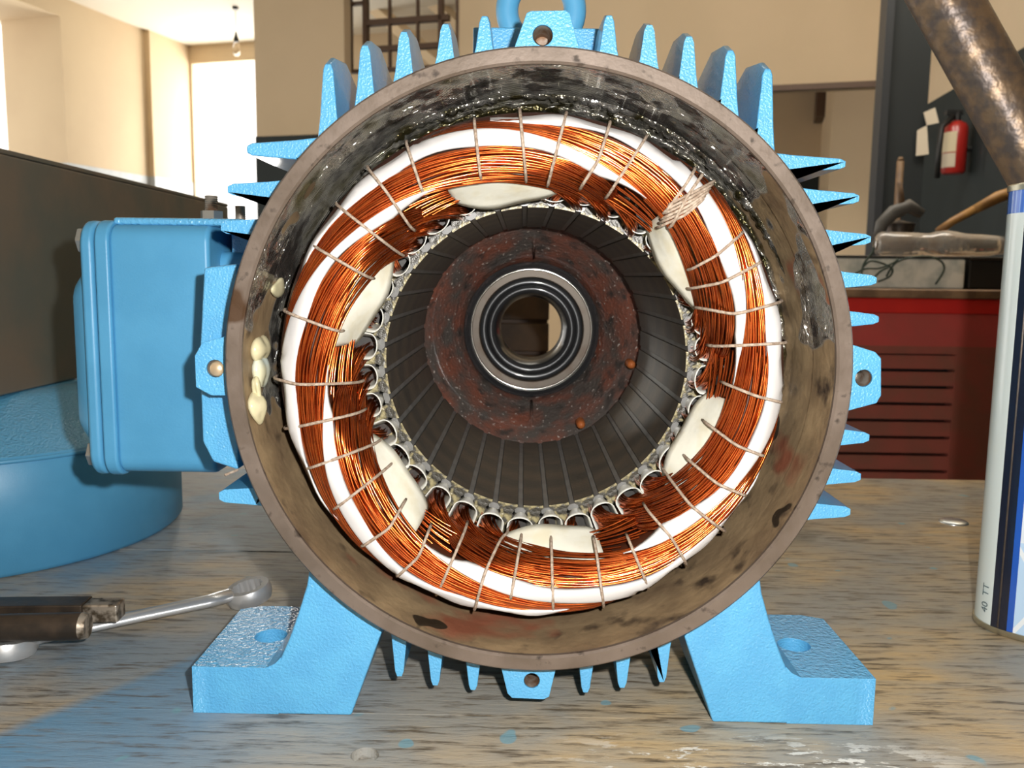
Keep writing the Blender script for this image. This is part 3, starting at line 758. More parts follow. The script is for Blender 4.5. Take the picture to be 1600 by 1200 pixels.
LACES = (((812, 175), (822, 275)), ((742, 190), (750, 275)), ((637, 225), (660, 300)), ((577, 265), (605, 300), (639, 352)), ((527, 321), (622, 394)), ((492, 385), (572, 431)),
         ((447, 486), (525, 517)), ((434, 590), (470, 600), (555, 598)), ((447, 670), (557, 646)), ((480, 732), (586, 694)), ((522, 796), (605, 730)), ((567, 851), (608, 825), (625, 793)),
         ((622, 897), (655, 868), (667, 833)), ((680, 935), (725, 833)), ((742, 950), (757, 895), (795, 822)), ((797, 938), (815, 843)), ((864, 952), (862, 848)), ((942, 947), (932, 855)),
         ((1015, 925), (985, 848)), ((1076, 890), (1050, 840), (1015, 801)), ((1130, 828), (1080, 790), (1045, 742)), ((1162, 772), (1120, 755), (1080, 720)), ((1190, 711), (1150, 695), (1112, 664)),
         ((1217, 628), (1180, 618), (1140, 600)), ((1226, 536), (1120, 540)), ((1218, 472), (1150, 490), (1100, 478)), ((1185, 411), (1130, 440), (1087, 447)), ((1157, 365), (1120, 398), (1085, 417)),
         ((1009, 217), (952, 300)), ((952, 195), (935, 250), (910, 285)), ((885, 180), (857, 280)), ((1082, 268), (1068, 292), (1040, 330)))
for l in LACES: lace(l)
for k in range(6):
    lace(((1112 - 3 * k, 288 + 5 * k), (1080 - 2 * k, 303 + 6.5 * k), (1046 - 2 * k, 318 + 6.0 * k)), .0008, .0030 + .0005 * (k % 2))
lace(((1092, 278), (1070, 310), (1052, 350)), .0009, .0040)

# --- rear end shield with bearing, seen through the bore
YD = .300; YB_ = .352; kb = 1.135
obj('end_shield', MB().lathe([(.0615, YB_ + .004), (.0640, YB_ - .002), (.0665, YB_ - .0075), (.0720, YB_ - .017), (.0800, YB_ - .030), (.0920, YD + .002), (.1000, YD - .006), (.106, YD - .003), (.13, YD + .01)], 144), 'rusty_casting', mo, smooth=True)
for sg in (1, -1):
    obj('shield_rib', MB().tube([(.001, YB_ - .004, sg * .0645), (.001, YB_ - .027, sg * .078), (.001, YD + .002, sg * .096)], [.0012, .0018, .0012], 8), 'rusty_casting', mo, smooth=True)
hub = obj('bearing_hub', MB().lathe([(kb * r, YB_ + y) for r, y in ((.0545, .006), (.0540, -.003), (.0520, -.0045), (.0492, -.002), (.0487, .010), (.0487, .03), (.0547, .03))], 128, closed=True), 'bearing_dark', mo, auto=35)
br = obj('bearing', MB().lathe([(kb * r, YB_ + y) for r, y in ((.0484, .006), (.0484, .004), (.0475, .0032), (.0425, .0032), (.0418, .004), (.0412, .014), (.0484, .014))], 128, closed=True), 'bearing_steel', mo, auto=35)
obj('snap_ring', MB().lathe([(kb * .0484 + .0008 * math.cos(q), YB_ + .0030 + .0008 * math.sin(q)) for q in np.linspace(0, 2 * PI, 9)[:-1]], 128, closed=True), 'bearing_bright', br, smooth=True)
obj('bearing_seal', MB().lathe([(kb * r, YB_ + y) for r, y in ((.0414, .008), (.0395, .0095), (.037, .0096), (.0355, .008))], 128), 'bearing_dark', br, smooth=True)
obj('inner_race', MB().lathe([(kb * r, YB_ + y) for r, y in ((.0357, .014), (.0355, .006), (.0335, .0035), (.0310, .0045), (.0285, .009), (.0262, .020), (.0256, .045), (.0357, .046))], 128, closed=True), 'bearing_dark', br, smooth=True)
for px, py in ((987, 570), (908, 664)):
    p = at(px, py, YD - .012); mb = MB()
    mb.lathe([(0, YD - .014), (.0022, YD - .0135), (.0036, YD - .011), (.004, YD + .004)], 16, (p[0], p[2])); obj('rusty_stud', mb, 'rust_orange', mo, smooth=True)

# --- hardened sealant lumps on the left of the bore, and pooled varnish round the core
def lump(px, py, sx, sz, mat, Y=None, name='sealant_lump', sd=0):
    a = at(px, py, .03); th = math.atan2(a[0], a[2]); 
    rr = .1484; y = .03
    for _ in range(10):
        p = at(px, py, y); r = math.hypot(p[0], p[2]); y += (rr - r) * -1.0 * -.9 if False else (r - rr) * -1.2
        y = max(.004, min(.066, y))
    p = at(px, py, y)
    bm = bmesh.new(); bmesh.ops.create_icosphere(bm, subdivisions=3, radius=1.0)
    g = np.random.default_rng(sd); ph = g.uniform(0, 6.28, 6)
    nx, nz = -math.sin(th), -math.cos(th)     # inward
    tx, tz = math.cos(th), -math.sin(th)
    for v in bm.verts:
        c = v.co; k = 1 + .20 * math.sin(2.6 * c.x + ph[0]) + .18 * math.sin(3.1 * c.z + ph[1]) + .12 * math.sin(4 * c.y + ph[2])
        a_, b_a, c_ = c.x * k * sz, c.y * k * sx, c.z * k * min(sx, sz) * .55
        v.co = (p[0] + tx * a_ + nx * c_, y + b_a, p[2] + tz * a_ + nz * c_)
    me = bpy.data.meshes.new(name); bm.to_mesh(me); bm.free(); me.polygons.foreach_set('use_smooth', [True] * len(me.polygons))
    return obj(name, me, mat, mo)
lump(433, 447, .011, .0050, 'silicone', sd=1); lump(408, 545, .0085, .0075, 'silicone', sd=2); lump(408, 584, .0075, .0085, 'silicone_pale', sd=3)
lump(404, 640, .0075, .0080, 'silicone', sd=4); lump(402, 612, .004, .0075, 'silicone', sd=5)
vr = MB(); rows = []
for i in range(241):
    th = math.radians(-118 + 236 * i / 240 + 20); row = []
    k = math.sin(PI * i / 240) ** .3
    for q in np.linspace(0, 1, 9):
        r = .1455 - .0065 * q + .0006 * math.sin(i * .9 + q * 5) * k; y = .0655 - (.0055 * math.sin(PI * q) + .0009 * math.sin(i * 1.7 + q * 9) + .0008 * math.sin(i * .61)) * k
        row.append((r * math.sin(th), y, r * math.cos(th)))
    rows.append(row)
vr.grid(rows); obj('varnish_bead', vr, 'varnish_lump', mo, smooth=True)
# varnish that has run down and set in drops along the edge of the second land
rows = []; vd = MB(); g5 = np.random.default_rng(11); dl = np.cumsum(g5.uniform(1.2, 3.4, 70)); dl = dl - 46; da = g5.uniform(.25, 1.0, 70)
for i in range(321):
    deg = -42 + 112 * i / 320; env = min(1, (deg + 42) / 10) * min(1, (70 - deg) / 14)
    k = int(np.searchsorted(dl, deg)); k = min(max(k, 1), 69); u_ = (deg - dl[k - 1]) / max(1e-6, dl[k] - dl[k - 1]); bul = da[k] * abs(math.sin(PI * min(1, max(0, u_)))) ** .6
    row = []
    for q in np.linspace(0, PI, 9):
        am = (.0012 + .0026 * bul) * max(.02, env)
        r = .1470 - am * math.sin(q); y = .0530 - .0050 * math.cos(q) * (.5 + .5 * bul)
        row.append((r * math.sin(math.radians(deg)), y, r * math.cos(math.radians(deg))))
    rows.append(row)
vd.grid(rows); obj('varnish_run', vd, 'varnish_lump', mo, smooth=True)
# loose strand poking out behind the flange on the left
obj('loose_strand', MB().tube([at(372, 734, .03), at(362, 738, .028), at(352, 742, .022)], .0008, 6), 'twine', mo, smooth=True)

# ------------------------------------------------------------------ table
tb = thing('work_table', (0, .25, ZF), 'old weathered timber workbench spattered with blue paint, under the motor', 'table')
TX0, TX1, TY0, TY1 = -1.15, 1.05, -0.36, 0.618
yj = atz(800, 1119, ZT)[1]
edges = [TY0, yj - .145, yj, .152, .297, .447, TY1]
for i in range(len(edges) - 1):
    y0, y1 = edges[i] + .0003, edges[i + 1] - .0003
    dz = (-.0006, 0, 0, -.0007, 0, -.0004)[i]
    if i == 2 or i == 3: dz = 0 if i == 2 else -.0005
    p = obj('plank', MB().box((TX0, y0, ZT - .04), (TX1, y1, ZT + dz)), 'old_wood', tb)
    if i == 1:
        h = atz(570, 1180, ZT)
        cut(p, MB().lathe([(0, ZT - .006), (.0072, ZT - .006), (.0072, ZT + .01), (0, ZT + .01)], 24, (h[0], h[1]), axis='z'))
for x in (-.95, .85):
    for y in (-.28, .54):
        obj('leg', MB().box((x - .04, y - .04, ZF), (x + .04, y + .04, ZT - .04)), 'old_wood', tb, bevel=.003)
    obj('apron', MB().box((x - .02, -.24, ZT - .13), (x + .02, .50, ZT - .04)), 'old_wood', tb)

# ------------------------------------------------------------------ blue housing lying on its face on the left, steel box across it
dc = (-.5234, .362); dr = .1797
dm = thing('motor_end_cover', (dc[0], dc[1], ZT), 'round blue cast motor cover lying flat on the table under the dark box', 'motor part')
zr = ZT + .0965
mb = MB(); mb.lathe([(dr - .004, ZT), (dr, ZT + .004), (dr, zr - .004), (dr - .003, zr)], 128, dc, axis='z')
obj('side_wall', mb, 'blue_smooth', dm, smooth=True)
mb = MB(); mb.lathe([(dr - .003, zr), (.165, zr + .004), (.10, zr + .036), (.085, zr + .0395), (0.0, zr + .0395)], 128, dc, axis='z')
obj('sloping_top', mb, 'blue_wet', dm, smooth=True)
obj('rim_bead', MB().lathe([(dr + .0012 * math.cos(q), zr - .003 + .0018 * math.sin(q)) for q in np.linspace(0, 2 * PI, 9)[:-1]], 128, dc, axis='z', closed=True), 'blue_smooth', dm, smooth=True)
obj('bottom_plate', MB().lathe([(0, ZT + .001), (dr - .004, ZT + .001)], 96, dc, axis='z'), 'blue_smooth', dm)
sb = thing('steel_box', (-.56, .45, zr + .0395), 'long dark steel box lying across the round blue cover', 'box')
z0 = zr + .040
obj('body', MB().box((-.66, .02, z0), (-.4505, .871, .146)), 'box_steel', sb, bevel=.002)
obj('lid', MB().box((-.66, .02, .1462), (-.4505, .871, .1505)), 'box_steel', sb, bevel=.001)

# ------------------------------------------------------------------ ring spanner and dark bars
sp = thing('ring_spanner', tuple(atz(230, 972, ZT)), 'chrome ring spanner lying on the table left of the motor', 'spanner')
e0 = atz(389, 926, ZT + .010); e1 = atz(10, 1006, ZT + .007)
dv = (e1 - e0); Ls = np.linalg.norm(dv); dv /= Ls; up = np.array([0, 0, 1.0]); sd = np.cross(up, dv); sd /= np.linalg.norm(sd)
secs = []
for t, w, zz, hh in ((.013, .0082, .001, .0042), (.03, .0072, .000, .0040), (.06, .0066, .000, .0038), (Ls * .5, .0064, .000, .0038), (Ls - .04, .0066, .000, .0038), (Ls - .014, .0080, .000, .0040)):
    c = e0 + dv * t; c[2] += zz
    secs.append([c + sd * w * math.cos(q) + up * hh * math.sin(q) for q in np.linspace(0, 2 * PI, 13)[:-1]])
obj('shank', MB().loft(secs), 'chrome', sp, smooth=True)
for c, rr in ((e0, .0165), (e1, .0185)):
    mb = MB(); n = 72; vs = []
    tilt = up + (.22 if c is e0 else -.1) * dv; tilt /= np.linalg.norm(tilt); u1 = dv - dv.dot(tilt) * tilt; u1 /= np.linalg.norm(u1); u2 = np.cross(tilt, u1)
    secs = []
    for k in range(n + 1):
        q = 2 * PI * k / n; o = u1 * math.cos(q) + u2 * math.sin(q); ri = rr * .64 * (1 + .055 * abs(math.sin(q * 6)) * 2 - .05)
        secs.append([c + o * ri - tilt * .0055, c + o * rr * .93 - tilt * .0055, c + o * rr - tilt * .002, c + o * rr + tilt * .002, c + o * rr * .93 + tilt * .0055, c + o * ri + tilt * .0055])
    mb.loft(secs, cap=False); obj('ring_end', mb, 'chrome', sp, auto=40)
b1 = thing('steel_bar', tuple(atz(60, 960, ZT)), 'dark steel bar with a bright machined tip lying over the chrome spanner', 'bar')
p0 = atz(190, 953, ZT + .0205); p1 = atz(-160, 957, ZT + .0205); d = (p1 - p0); d /= np.linalg.norm(d); s = np.cross(d, [0, 0, 1.0]); s /= np.linalg.norm(s); u = np.cross(s, d)
if u[2] < 0: u = -u
def obar(t0, t1, w, h, o=(0, 0)):
    return MB().loft([[p0 + d * t + s * (a + o[0]) + u * (b + o[1]) for a, b in ((-w, -h), (w, -h), (w, h), (-w, h))] for t in (t0, t1)])
obj('shaft', obar(.022, .30, .009, .0068), 'dark_steel', b1, bevel=.001)
obj('tip', obar(0, .0225, .0075, .0062), 'steel_light', b1, bevel=.0015)
b2 = thing('round_bar', tuple(atz(60, 990, ZT)), 'short dark round bar lying in front of the square steel bar', 'bar')
q0 = atz(138, 978, ZT + .0222); q1 = atz(-200, 986, ZT + .0222)
dd = (q1 - q0) / np.linalg.norm(q1 - q0)
obj('shaft', MB().tube([q0 + dd * .004, q0 + dd * .012, q1], [.0085, .0085, .0085], 20), 'dark_steel', b2, auto=40)
obj('collar', MB().tube([q0, q0 + dd * .004], [.0075, .0085], 20), 'steel_light', b2, auto=40)
# small bits on the boards
nz_ = atz(1490, 816, ZT)
wm = MB(); wm.lathe([(.0, ZT + .002), (.012, ZT + .002), (.014, ZT + .0005), (.014, ZT)], 24, (nz_[0], nz_[1]), axis='z')
tag(obj('metal_disc', wm, 'zinc', None, smooth=True), 'small shiny metal disc set in the table near the tin', 'disc')

# ------------------------------------------------------------------ paint thinner tin
ztop = None
hd = np.array([.70, -.714]); bk = np.array([.714, .70])      # along the printed face (towards the viewer), and back along the narrow side
cc = np.array([.3505, .158]); cr = .030
cenr = cc + hd * .055 + bk * .035                          # middle of the tin
def tin_ring(z, grow=0.0):
    out = []
    for sx, sy, a in ((1, 1, 0), (-1, 1, PI / 2), (-1, -1, PI), (1, -1, 1.5 * PI)):
        for i in range(9):
            t = a + PI / 2 * i / 8
            x = sx * .055 + (cr + grow) * math.cos(t); y = sy * .035 + (cr + grow) * math.sin(t)
            w = cenr + hd * x + bk * y; out.append((w[0], w[1], z))
    return out
zt_ = at(1575, 287, .158)[2]
tin = thing('metal_tin', (cenr[0], cenr[1], ZT), 'tall white and blue tin with diamond print at the right edge', 'tin')
tlen = 0
def tin_print(m, nt, b, mp):
    geo = nt.nodes.new('ShaderNodeNewGeometry'); sep = node(nt, 'ShaderNodeSeparateXYZ'); nt.links.new(geo.outputs['Position'], sep.inputs[0])
    X, Y, Z = sep.outputs
    # distance along the printed face from the rounded corner
    u = mth(nt, 'SUBTRACT', mth(nt, 'ADD', mth(nt, 'MULTIPLY', X, float(hd[0])), mth(nt, 'MULTIPLY', Y, float(hd[1]))), float(hd.dot(cc)))
    z = mth(nt, 'SUBTRACT', Z, ZT)
    dia = mth(nt, 'ADD', mth(nt, 'PINGPONG', mth(nt, 'ADD', u, mth(nt, 'MULTIPLY', z, .62)), .021), 0)
    dib = mth(nt, 'PINGPONG', mth(nt, 'SUBTRACT', mth(nt, 'MULTIPLY', z, .62), u), .021)
    line = mth(nt, 'MAXIMUM', mth(nt, 'LESS_THAN', dia, .0017), mth(nt, 'LESS_THAN', dib, .0017))
    ck = node(nt, 'ShaderNodeTexWhiteNoise'); ck.noise_dimensions = '2D'
    cv = node(nt, 'ShaderNodeCombineXYZ')
    nt.links.new(mth(nt, 'FLOOR', mth(nt, 'DIVIDE', mth(nt, 'ADD', u, mth(nt, 'MULTIPLY', z, .62)), .042)), cv.inputs[0])
    nt.links.new(mth(nt, 'FLOOR', mth(nt, 'DIVIDE', mth(nt, 'SUBTRACT', mth(nt, 'MULTIPLY', z, .62), u), .042)), cv.inputs[1])
    nt.links.new(cv.outputs[0], ck.inputs['Vector'])
    face = mixc(nt, rng_(nt, ck.outputs[0], .4, .6), (0.16, 0.36, 0.80), (0.50, 0.70, 0.92))
    face = mixc(nt, line, face, (0.82, 0.88, 0.92))
    face = mixc(nt, mth(nt, 'GREATER_THAN', z, .068), face, (0.78, 0.86, 0.93))
    c = mixc(nt, mth(nt, 'GREATER_THAN', u, .0005), (0.012, 0.016, 0.032), face)
    c = mixc(nt, mth(nt, 'MULTIPLY', mth(nt, 'GREATER_THAN', u, -.0010), mth(nt, 'LESS_THAN', u, .0030)), c, (0.02, 0.10, 0.48))
    c = mixc(nt, mth(nt, 'LESS_THAN', u, -.0119), c, (0.70, 0.78, 0.76))
    top = mth(nt, 'GREATER_THAN', z, zt_ - ZT - .0195)
    c = mixc(nt, mth(nt, 'MULTIPLY', top, mth(nt, 'LESS_THAN', u, -.0119)), c, (0.05, 0.16, 0.60))
    c = mixc(nt, mth(nt, 'MULTIPLY', top, mth(nt, 'LESS_THAN', mth(nt, 'PINGPONG', u, .0016), .0004)), c, (0.20, 0.36, 0.75))
    nt.links.new(c, b.inputs['Base Color'])
material('tin_print', (.8, .8, .8), .25, coat=.5, build=tin_print)
obj('body', MB().loft([tin_ring(ZT + .004), tin_ring(zt_ - .004)]), 'tin_print', tin, auto=40)
obj('rim', MB().loft([tin_ring(zt_ - .0045, .0008), tin_ring(zt_ - .001, .0012), tin_ring(zt_, .0002), tin_ring(zt_ - .003, -.003)]), 'tin_rim', tin, auto=50)
obj('rim', MB().loft([tin_ring(ZT, .0002), tin_ring(ZT + .001, .001), tin_ring(ZT + .0045, .0008)]), 'tin_rim', tin, auto=50)
obj('seam', MB().tube([tuple(np.append(cc + cr * (-bk * .975 - hd * .22), z)) for z in (ZT + .005, zt_ - .005)], .0007, 6), 'dark_steel', tin)
# faint upright lettering low on the white side
def letter(txt, px, py, h):
    cu = bpy.data.curves.new('lettering', 'FONT'); cu.body = txt; cu.size = h; cu.extrude = .00005; cu.align_x = 'LEFT'
    o = bpy.data.objects.new('lettering', cu); COL.objects.link(o)
    ang = math.radians(px); nrm = -bk * math.sin(ang) - hd * math.cos(ang); tan = np.array([-nrm[1], nrm[0]])
    p = cc + nrm * (cr + .0003)
    xa = Vector((0, 0, 1)); za = Vector((nrm[0], nrm[1], 0)); ya = za.cross(xa)
    o.matrix_world = Matrix(((xa[0], ya[0], za[0], p[0]), (xa[1], ya[1], za[1], p[1]), (xa[2], ya[2], za[2], py), (0, 0, 0, 1)))
    dg = bpy.context.evaluated_depsgraph_get(); me = bpy.data.meshes.new_from_object(o.evaluated_get(dg)); me.transform(o.matrix_world)
    bpy.data.objects.remove(o)
    obj('lettering', me, 'letter_ink', tin)
material('letter_ink', (.09, .14, .16), .6)
letter('40  TT', 60, ZT + .012, .0075)

# ------------------------------------------------------------------ leaning steel tube behind the tin
ta = at(1455, -40, .335); tbp = at(1622, 260, .32)
dv = tbp - ta; foot = ta + dv * ((ZT + .026 - ta[2]) / dv[2])
tp = thing('steel_tube', (foot[0], foot[1], ZT), 'rusty brown steel tube leaning diagonally behind the tin', 'tube')
tv = dv / np.linalg.norm(dv); top_ = ta - tv * .35
mb = MB(); mb.tube([foot, top_], .0262, 40, cap=False); obj('wall', mb, 'tube_rust', tp, smooth=True)
mb = MB(); mb.tube([foot + tv * .0005, top_ - tv * .0005], .0225, 40, cap=False); obj('bore', mb, 'dark_steel', tp, smooth=True)
s_ = []
for e_ in (foot, top_):
    mb = MB(); a = np.cross(tv, [0, 1.0, 0]); a /= np.linalg.norm(a); b_2 = np.cross(tv, a)
    mb.loft([[e_ + r * (a * math.cos(q) + b_2 * math.sin(q)) for r in (.0225, .0262)] for q in np.linspace(0, 2 * PI, 41)], cap=False)
    obj('end_face', mb, 'tube_rust', tp)

# ------------------------------------------------------------------ red machine cabinet behind the table and what lies on it
YC = 1.25
rc = thing('red_cabinet', (at(1420, 500, YC)[0], YC + .2, ZF), 'red steel machine cabinet with horizontal louvres behind the table', 'cabinet')
xl = at(1235, 500, YC)[0]; xr = at(1680, 500, YC)[0]
zc0 = at(1430, 452, YC)[2]; zc1 = at(1430, 466, YC)[2]; zc2 = at(1430, 490, YC)[2]; zc3 = at(1430, 541, YC)[2]
xs = at(1491, 600, YC)[0]
obj('top_edge', MB().box((xl, YC - .012, zc1), (xr, YC + .52, zc0)), 'cabinet_edge', rc, bevel=.003)
obj('top_rail', MB().box((xl, YC - .004, zc2), (xr, YC + .50, zc1)), 'red_enamel', rc, bevel=.003)
obj('panel', MB().box((xl, YC, zc3), (xr, YC + .50, zc2)), 'red_dull', rc)
obj('body', MB().box((xl, YC + .03, ZF), (xr, YC + .50, zc3)), 'black_gap', rc)
obj('door_stile', MB().box((xs, YC, ZF), (xr, YC + .03, zc3)), 'red_louver', rc)
yy = 553.0; k = 0
while k < 12:
    zt1 = at(1430, yy + 2.2, YC)[2]; zb1 = at(1430, yy + 25, YC)[2]
    obj('louver', MB().add([(xl, YC + .004, zt1), (xs, YC + .004, zt1), (xs, YC + .001, zb1 + .002), (xl, YC + .001, zb1 + .002), (xl, YC + .028, zt1), (xs, YC + .028, zt1), (xs, YC + .012, zb1 + .002), (xl, YC + .012, zb1 + .002)],
        [(0, 1, 2, 3), (4, 7, 6, 5), (0, 4, 5, 1), (3, 2, 6, 7), (0, 3, 7, 4), (1, 5, 6, 2)]), 'red_louver', rc)
    yy += 26.3; k += 1
obj('louver_header', MB().box((xl, YC, at(1430, 553, YC)[2]), (xs, YC + .03, zc3)), 'red_louver', rc)
# pale carton with dark top, cord, bottle, on the cabinet
YB = 1.36
cb = thing('pale_carton', (at(1400, 440, YB)[0], YB + .1, zc0), 'low pale carton lying on the red cabinet beneath the clear bottle', 'box')
xa, xb = at(1300, 430, YB)[0], at(1508, 430, YB)[0]; zt2 = at(1400, 402, YB)[2]
obj('body', MB().box((xa, YB, zc0 + .0005), (xb, YB + .2, zt2 - .002)), 'carton_white', cb, bevel=.004)
obj('lid', MB().box((xa - .004, YB - .003, zt2 - .002), (xb + .004, YB + .203, zt2 + .003)), 'bench_dark', cb, bevel=.002)
db = thing('dark_case', (at(1560, 440, YB)[0], YB + .1, zc0), 'black case on the red cabinet at the right of the pale carton', 'case')
xa2, xb2 = at(1514, 430, YB)[0], at(1660, 430, YB)[0]
obj('body', MB().box((xa2, YB, zc0 + .0005), (xb2, YB + .2, zt2 - .004)), 'rubber_black', db, bevel=.004)
obj('lid', MB().box((xa2, YB - .002, zt2 - .004), (xb2, YB + .202, zt2 + .003)), 'bench_dark', db, bevel=.002)
# lying clear bottle
bo = thing('clear_bottle', tuple(np.append(at(1465, 395, 1.44)[:2], zt2 + .003)), 'clear plastic bottle lying on its side on the pale carton', 'bottle')
A = at(1368, 376, 1.44); B = at(1572, 378, 1.44); ax = (B - A); Lb = np.linalg.norm(ax); ax /= Lb
rb = .0265; cz_ = zt2 + .003 + rb
def bpt(t): p = A + ax * t * Lb; return np.array([p[0], p[1], cz_])
prof = [(0, .004), (.006, .016), (.02, .0225), (.05, .0262), (.10, .0265), (.30, .0255), (.40, .0235), (.46, .028), (.54, .031), (.60, .029), (.68, .0245), (.80, .0235), (.92, .021), (1.0, .019)]
def bottle_tube(sc):
    return MB().tube([bpt(t) for t, r in prof], [r * sc for t, r in prof], 28, ref=(0, 0, 1))
obj('shell', bottle_tube(1.0), 'bottle_plastic', bo, smooth=True)
obj('base_ring', MB().tube([bpt(-.002) + np.array([.0, -.001, 0]) + .011 * np.array([0, math.cos(q), math.sin(q)]) for q in np.linspace(0, 2 * PI, 25)], .0016, 6), 'steel_light', bo, smooth=True)
# loops of green cord hanging in front of the carton
gc = thing('green_cord', tuple(np.append(at(1400, 448, YB - .03)[:2], zc0)), 'tangled dark green cord in loops before the pale carton', 'cord')
def cordline(pts, y): 
    Q = [np.array(p, float) for p in pts]; out = []
    for i in range(len(Q) - 1):
        for t in np.linspace(0, 1, 7)[:-1]:
            a = Q[max(i - 1, 0)]; b = Q[i]; c = Q[i + 1]; d2 = Q[min(i + 2, len(Q) - 1)]
            out.append(.5 * ((2 * b) + (-a + c) * t + (2 * a - 5 * b + 4 * c - d2) * t * t + (-a + 3 * b - 3 * c + d2) * t ** 3))
    out.append(Q[-1]); return [at(p[0], p[1], y) for p in out]
for i, pl in enumerate((((1385, 432), (1398, 412), (1420, 403), (1450, 401), (1470, 408), (1475, 422), (1462, 444)), ((1348, 418), (1360, 408), (1380, 412), (1394, 420), (1390, 432), (1372, 440)),
                        ((1335, 428), (1352, 420), (1374, 419), (1395, 411), (1404, 404)), ((1360, 440), (1376, 424), (1388, 418)), ((1345, 432), (1350, 412), (1362, 396), (1366, 386)))):
    obj('strand', MB().tube(cordline(pl, YB - .012 - .003 * i), .0022, 6), 'green_cord', gc, smooth=True)
# wooden handle leaning over the bottle
wh = thing('hand_tool', tuple(np.append(at(1470, 380, 1.62)[:2], zc0)), 'hand tool with brown wooden shaft slanting up behind the clear bottle', 'tool')
hp = [at(1466, 362, 1.60), at(1488, 346, 1.60), at(1522, 328, 1.60), at(1560, 308, 1.60), at(1590, 298, 1.60)]
obj('grip', MB().tube(hp[2:], [.010, .0135, .0135], 14), 'ochre_wood', wh, smooth=True)
obj('shaft', MB().tube(hp[:3], [.010, .009, .010], 12), 'ochre_wood', wh, smooth=True)
hb = hp[0].copy(); hb[2] = zc0
obj('head', MB().tube([hp[0], (hp[0] + hb) / 2, hb], [.012, .016, .02], 12), 'dark_steel', wh, smooth=True)

# ------------------------------------------------------------------ against the post and right wall
def on_right_wall(px, py, off):
    d = ray(px, py); o = P1[:2] - wn_ * off; t = (o - CAM[:2]).dot(wn_) / d[:2].dot(wn_); return CAM + t * d
fe = thing('fire_extinguisher', on_right_wall(1488, 272, .07), 'red fire extinguisher hung on the dark wall beside the steel post', 'extinguisher')
f0 = on_right_wall(1489, 272, .07); f1 = on_right_wall(1489, 196, .07)
fr = .5 * abs(on_right_wall(1507, 232, .07)[0] - at(1471, 232, on_right_wall(1507, 232, .07)[1])[0])
fc = (f0[0], f0[1])
obj('cylinder', MB().lathe([(0, f0[2]), (fr * .85, f0[2]), (fr, f0[2] + .01), (fr, f1[2] - .02), (fr * .8, f1[2]), (fr * .35, f1[2] + .012), (0, f1[2] + .012)], 32, fc, axis='z'), 'extinguisher_red', fe, auto=50)
va = math.atan2(CAM[0] - fc[0], CAM[1] - fc[1])
hh = f1[2] - f0[2]
obj('label_sticker', MB().lathe([(fr + .001, f0[2] + hh * .42), (fr + .001, f0[2] + hh * .82)], 16, fc, axis='z', a0=va - .1, a1=va + 1.5), 'label_cream', fe, smooth=True)
obj('label_sticker', MB().lathe([(fr + .001, f0[2] + hh * .12), (fr + .001, f0[2] + hh * .40)], 16, fc, axis='z', a0=va - .1, a1=va + 1.3), 'note_paper', fe, smooth=True)
obj('valve', MB().lathe([(0, f1[2] + .05), (.013, f1[2] + .05), (.016, f1[2] + .01)], 16, fc, axis='z'), 'rubber_black', fe)
obj('handle', MB().hexa([(fc[0] + x, fc[1] + y, f1[2] + z) for z in (.035, .055) for x, y in ((-.05, -.012), (.02, -.012), (.02, .012), (-.05, .012))]), 'rubber_black', fe)
obj('hose', MB().tube([(fc[0] - .02, fc[1] - .01, f1[2] + .03), (fc[0] - fr * 1.6, fc[1] - .03, f1[2] - .02), (fc[0] - fr * 1.7, fc[1] - .03, f0[2] + hh * .4), (fc[0] - fr * 1.6, fc[1] - .02, f0[2] - .02)], .012, 8), 'rubber_black', fe, smooth=True)
obj('bracket', MB().tube([(fc[0], fc[1], f0[2] + hh * .5), (fc[0] + wn_[0] * .08, fc[1] + wn_[1] * .08, f0[2] + hh * .5)], .012, 8), 'rubber_black', fe)
def note(quad, label):
    mb = MB(); P = [rw(*room(x, y, b_ - .004)) for x, y in quad]; Q = [p - E2 * .0025 for p in P]
    mb.hexa(P + Q)
    return tag(obj('paper_note', mb, 'note_paper'), label, 'paper', 'notes on the steel post')
note(((1433, 204), (1448, 196), (1451, 241), (1431, 244)), 'larger pale paper note taped to the dark post, lower left of two')
note(((1443, 176), (1461, 168), (1467, 192), (1448, 196)), 'small tilted paper note taped high on the dark post')
# broom stick and clutter on the floor by the post
st = thing('wooden_stick', rw(*room(1408, 300, 2.8)[:2], ZF), 'thin brown wooden stick standing upright before the steel post', 'stick')
g1 = room(1407, 252, 2.8); gp = rw(*g1); gb = gp.copy(); gb[2] = ZF
obj('shaft', MB().tube([gp, gb], .010, 10), 'dull_wood', st, smooth=True)
obj('tip', MB().tube([gp + np.array([0, 0, .012]), gp], [.006, .010], 10), 'dull_wood', st, smooth=True)
vs_ = thing('bench_machine', np.append(at(1410, 400, 1.64)[:2], zc0), 'dull grey curved machine part half hidden behind the clear bottle', 'machine')
gv = at(1405, 345, 1.58); 
obj('guard', MB().tube([at(x, y, 1.60) for x, y in ((1372, 372), (1378, 350), (1396, 332), (1420, 322), (1440, 334))], [.012, .015, .017, .016, .012], 12), 'grey_pipe', vs_, smooth=True)
obj('arm', MB().tube([at(1405, 285, 1.60), at(1410, 326, 1.60)], [.006, .008], 10), 'dull_wood', vs_, smooth=True)
vb = at(1405, 350, 1.64)
obj('body', MB().lathe([(0, zc0), (.055, zc0), (.05, zc0 + .03), (.03, vb[2] - .03), (.036, vb[2]), (0, vb[2] + .01)], 24, (vb[0], vb[1]), axis='z'), 'dark_steel', vs_, auto=40)

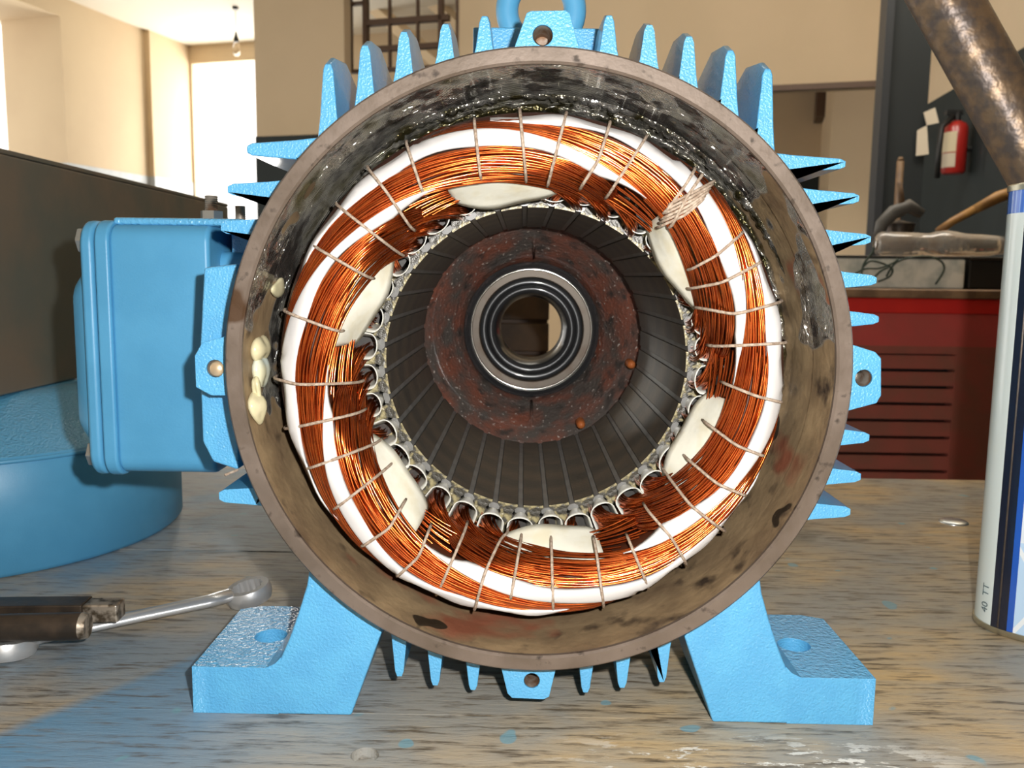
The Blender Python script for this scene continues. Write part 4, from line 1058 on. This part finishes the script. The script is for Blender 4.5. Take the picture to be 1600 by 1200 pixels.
# ------------------------------------------------------------------ bulb in the far room
d = ray(367, 11); t = (ZC - CAM[2]) / d[2]; rose = CAM + d * t; bl = at(369, 62, rose[1])
lb = thing('pendant_bulb', (rose[0], rose[1], ZC), 'bare glass bulb hanging on a thin wire before the bright doorway', 'lamp')
s = np.linalg.norm(at(369, 62, rose[1]) - at(369, 63, rose[1]))
zb = lambda y: at(369, y, rose[1])[2]
rx = bl[0]; ry = bl[1]
obj('ceiling_rose', MB().lathe([(0, ZC - .02), (s * 4.5, ZC - .02), (s * 5, ZC)], 16, (rx, ry), axis='z'), 'rubber_black', lb)
obj('wire', MB().tube([(rx, ry, ZC - .01), (rx, ry, zb(50))], s * .45, 6), 'rubber_black', lb)
obj('socket', MB().lathe([(0, zb(49)), (s * 1.5, zb(50)), (s * 2, zb(54)), (s * 4, zb(60)), (s * 4.2, zb(66)), (0, zb(66))], 16, (rx, ry), axis='z'), 'rubber_black', lb)
obj('glass', MB().lathe([(s * 3, zb(66)), (s * 4.5, zb(71)), (s * 6, zb(78)), (s * 5, zb(86)), (0, zb(89))], 20, (rx, ry), axis='z'), 'bulb_glass', lb, smooth=True)

# ------------------------------------------------------------------ seen through the bearing bore
YS = 1.35
cr_ = thing('wooden_crate', (at(740, 520, YS)[0], YS + .2, ZF), 'brown slatted wooden crate stack seen through the bearing hole', 'crate')
x0, x1 = at(640, 520, YS)[0], at(856, 520, YS)[0]; zt3 = at(800, 455, YS)[2]
obj('back_board', MB().box((x0, YS + .02, ZF), (x1, YS + .35, zt3)), 'brown_metal', cr_)
zz = zt3; k = 0
while zz > ZF + .07:
    obj('slat', MB().box((x0 - .002, YS, zz - .058), (x1 + .002, YS + .02, zz)), ('old_crate' if 'old_crate' in MAT else 'ochre_wood'), cr_, bevel=.002); zz -= .066; k += 1
bc = thing('beige_panel', (at(900, 520, 3.9)[0], 3.92, ZF), 'upright beige board seen at the right in the bearing hole', 'panel')
YP = 3.9
x0, x1 = at(852, 520, YP)[0], at(960, 520, YP)[0]
obj('sheet', MB().box((x0, YP, ZF), (x1, YP + .02, at(880, 470, YP)[2])), 'cream_wall', bc)
obj('rear_batten', MB().box((x0, YP + .02, ZF + .1), (x1, YP + .05, ZF + .18)), 'ochre_wood', bc)
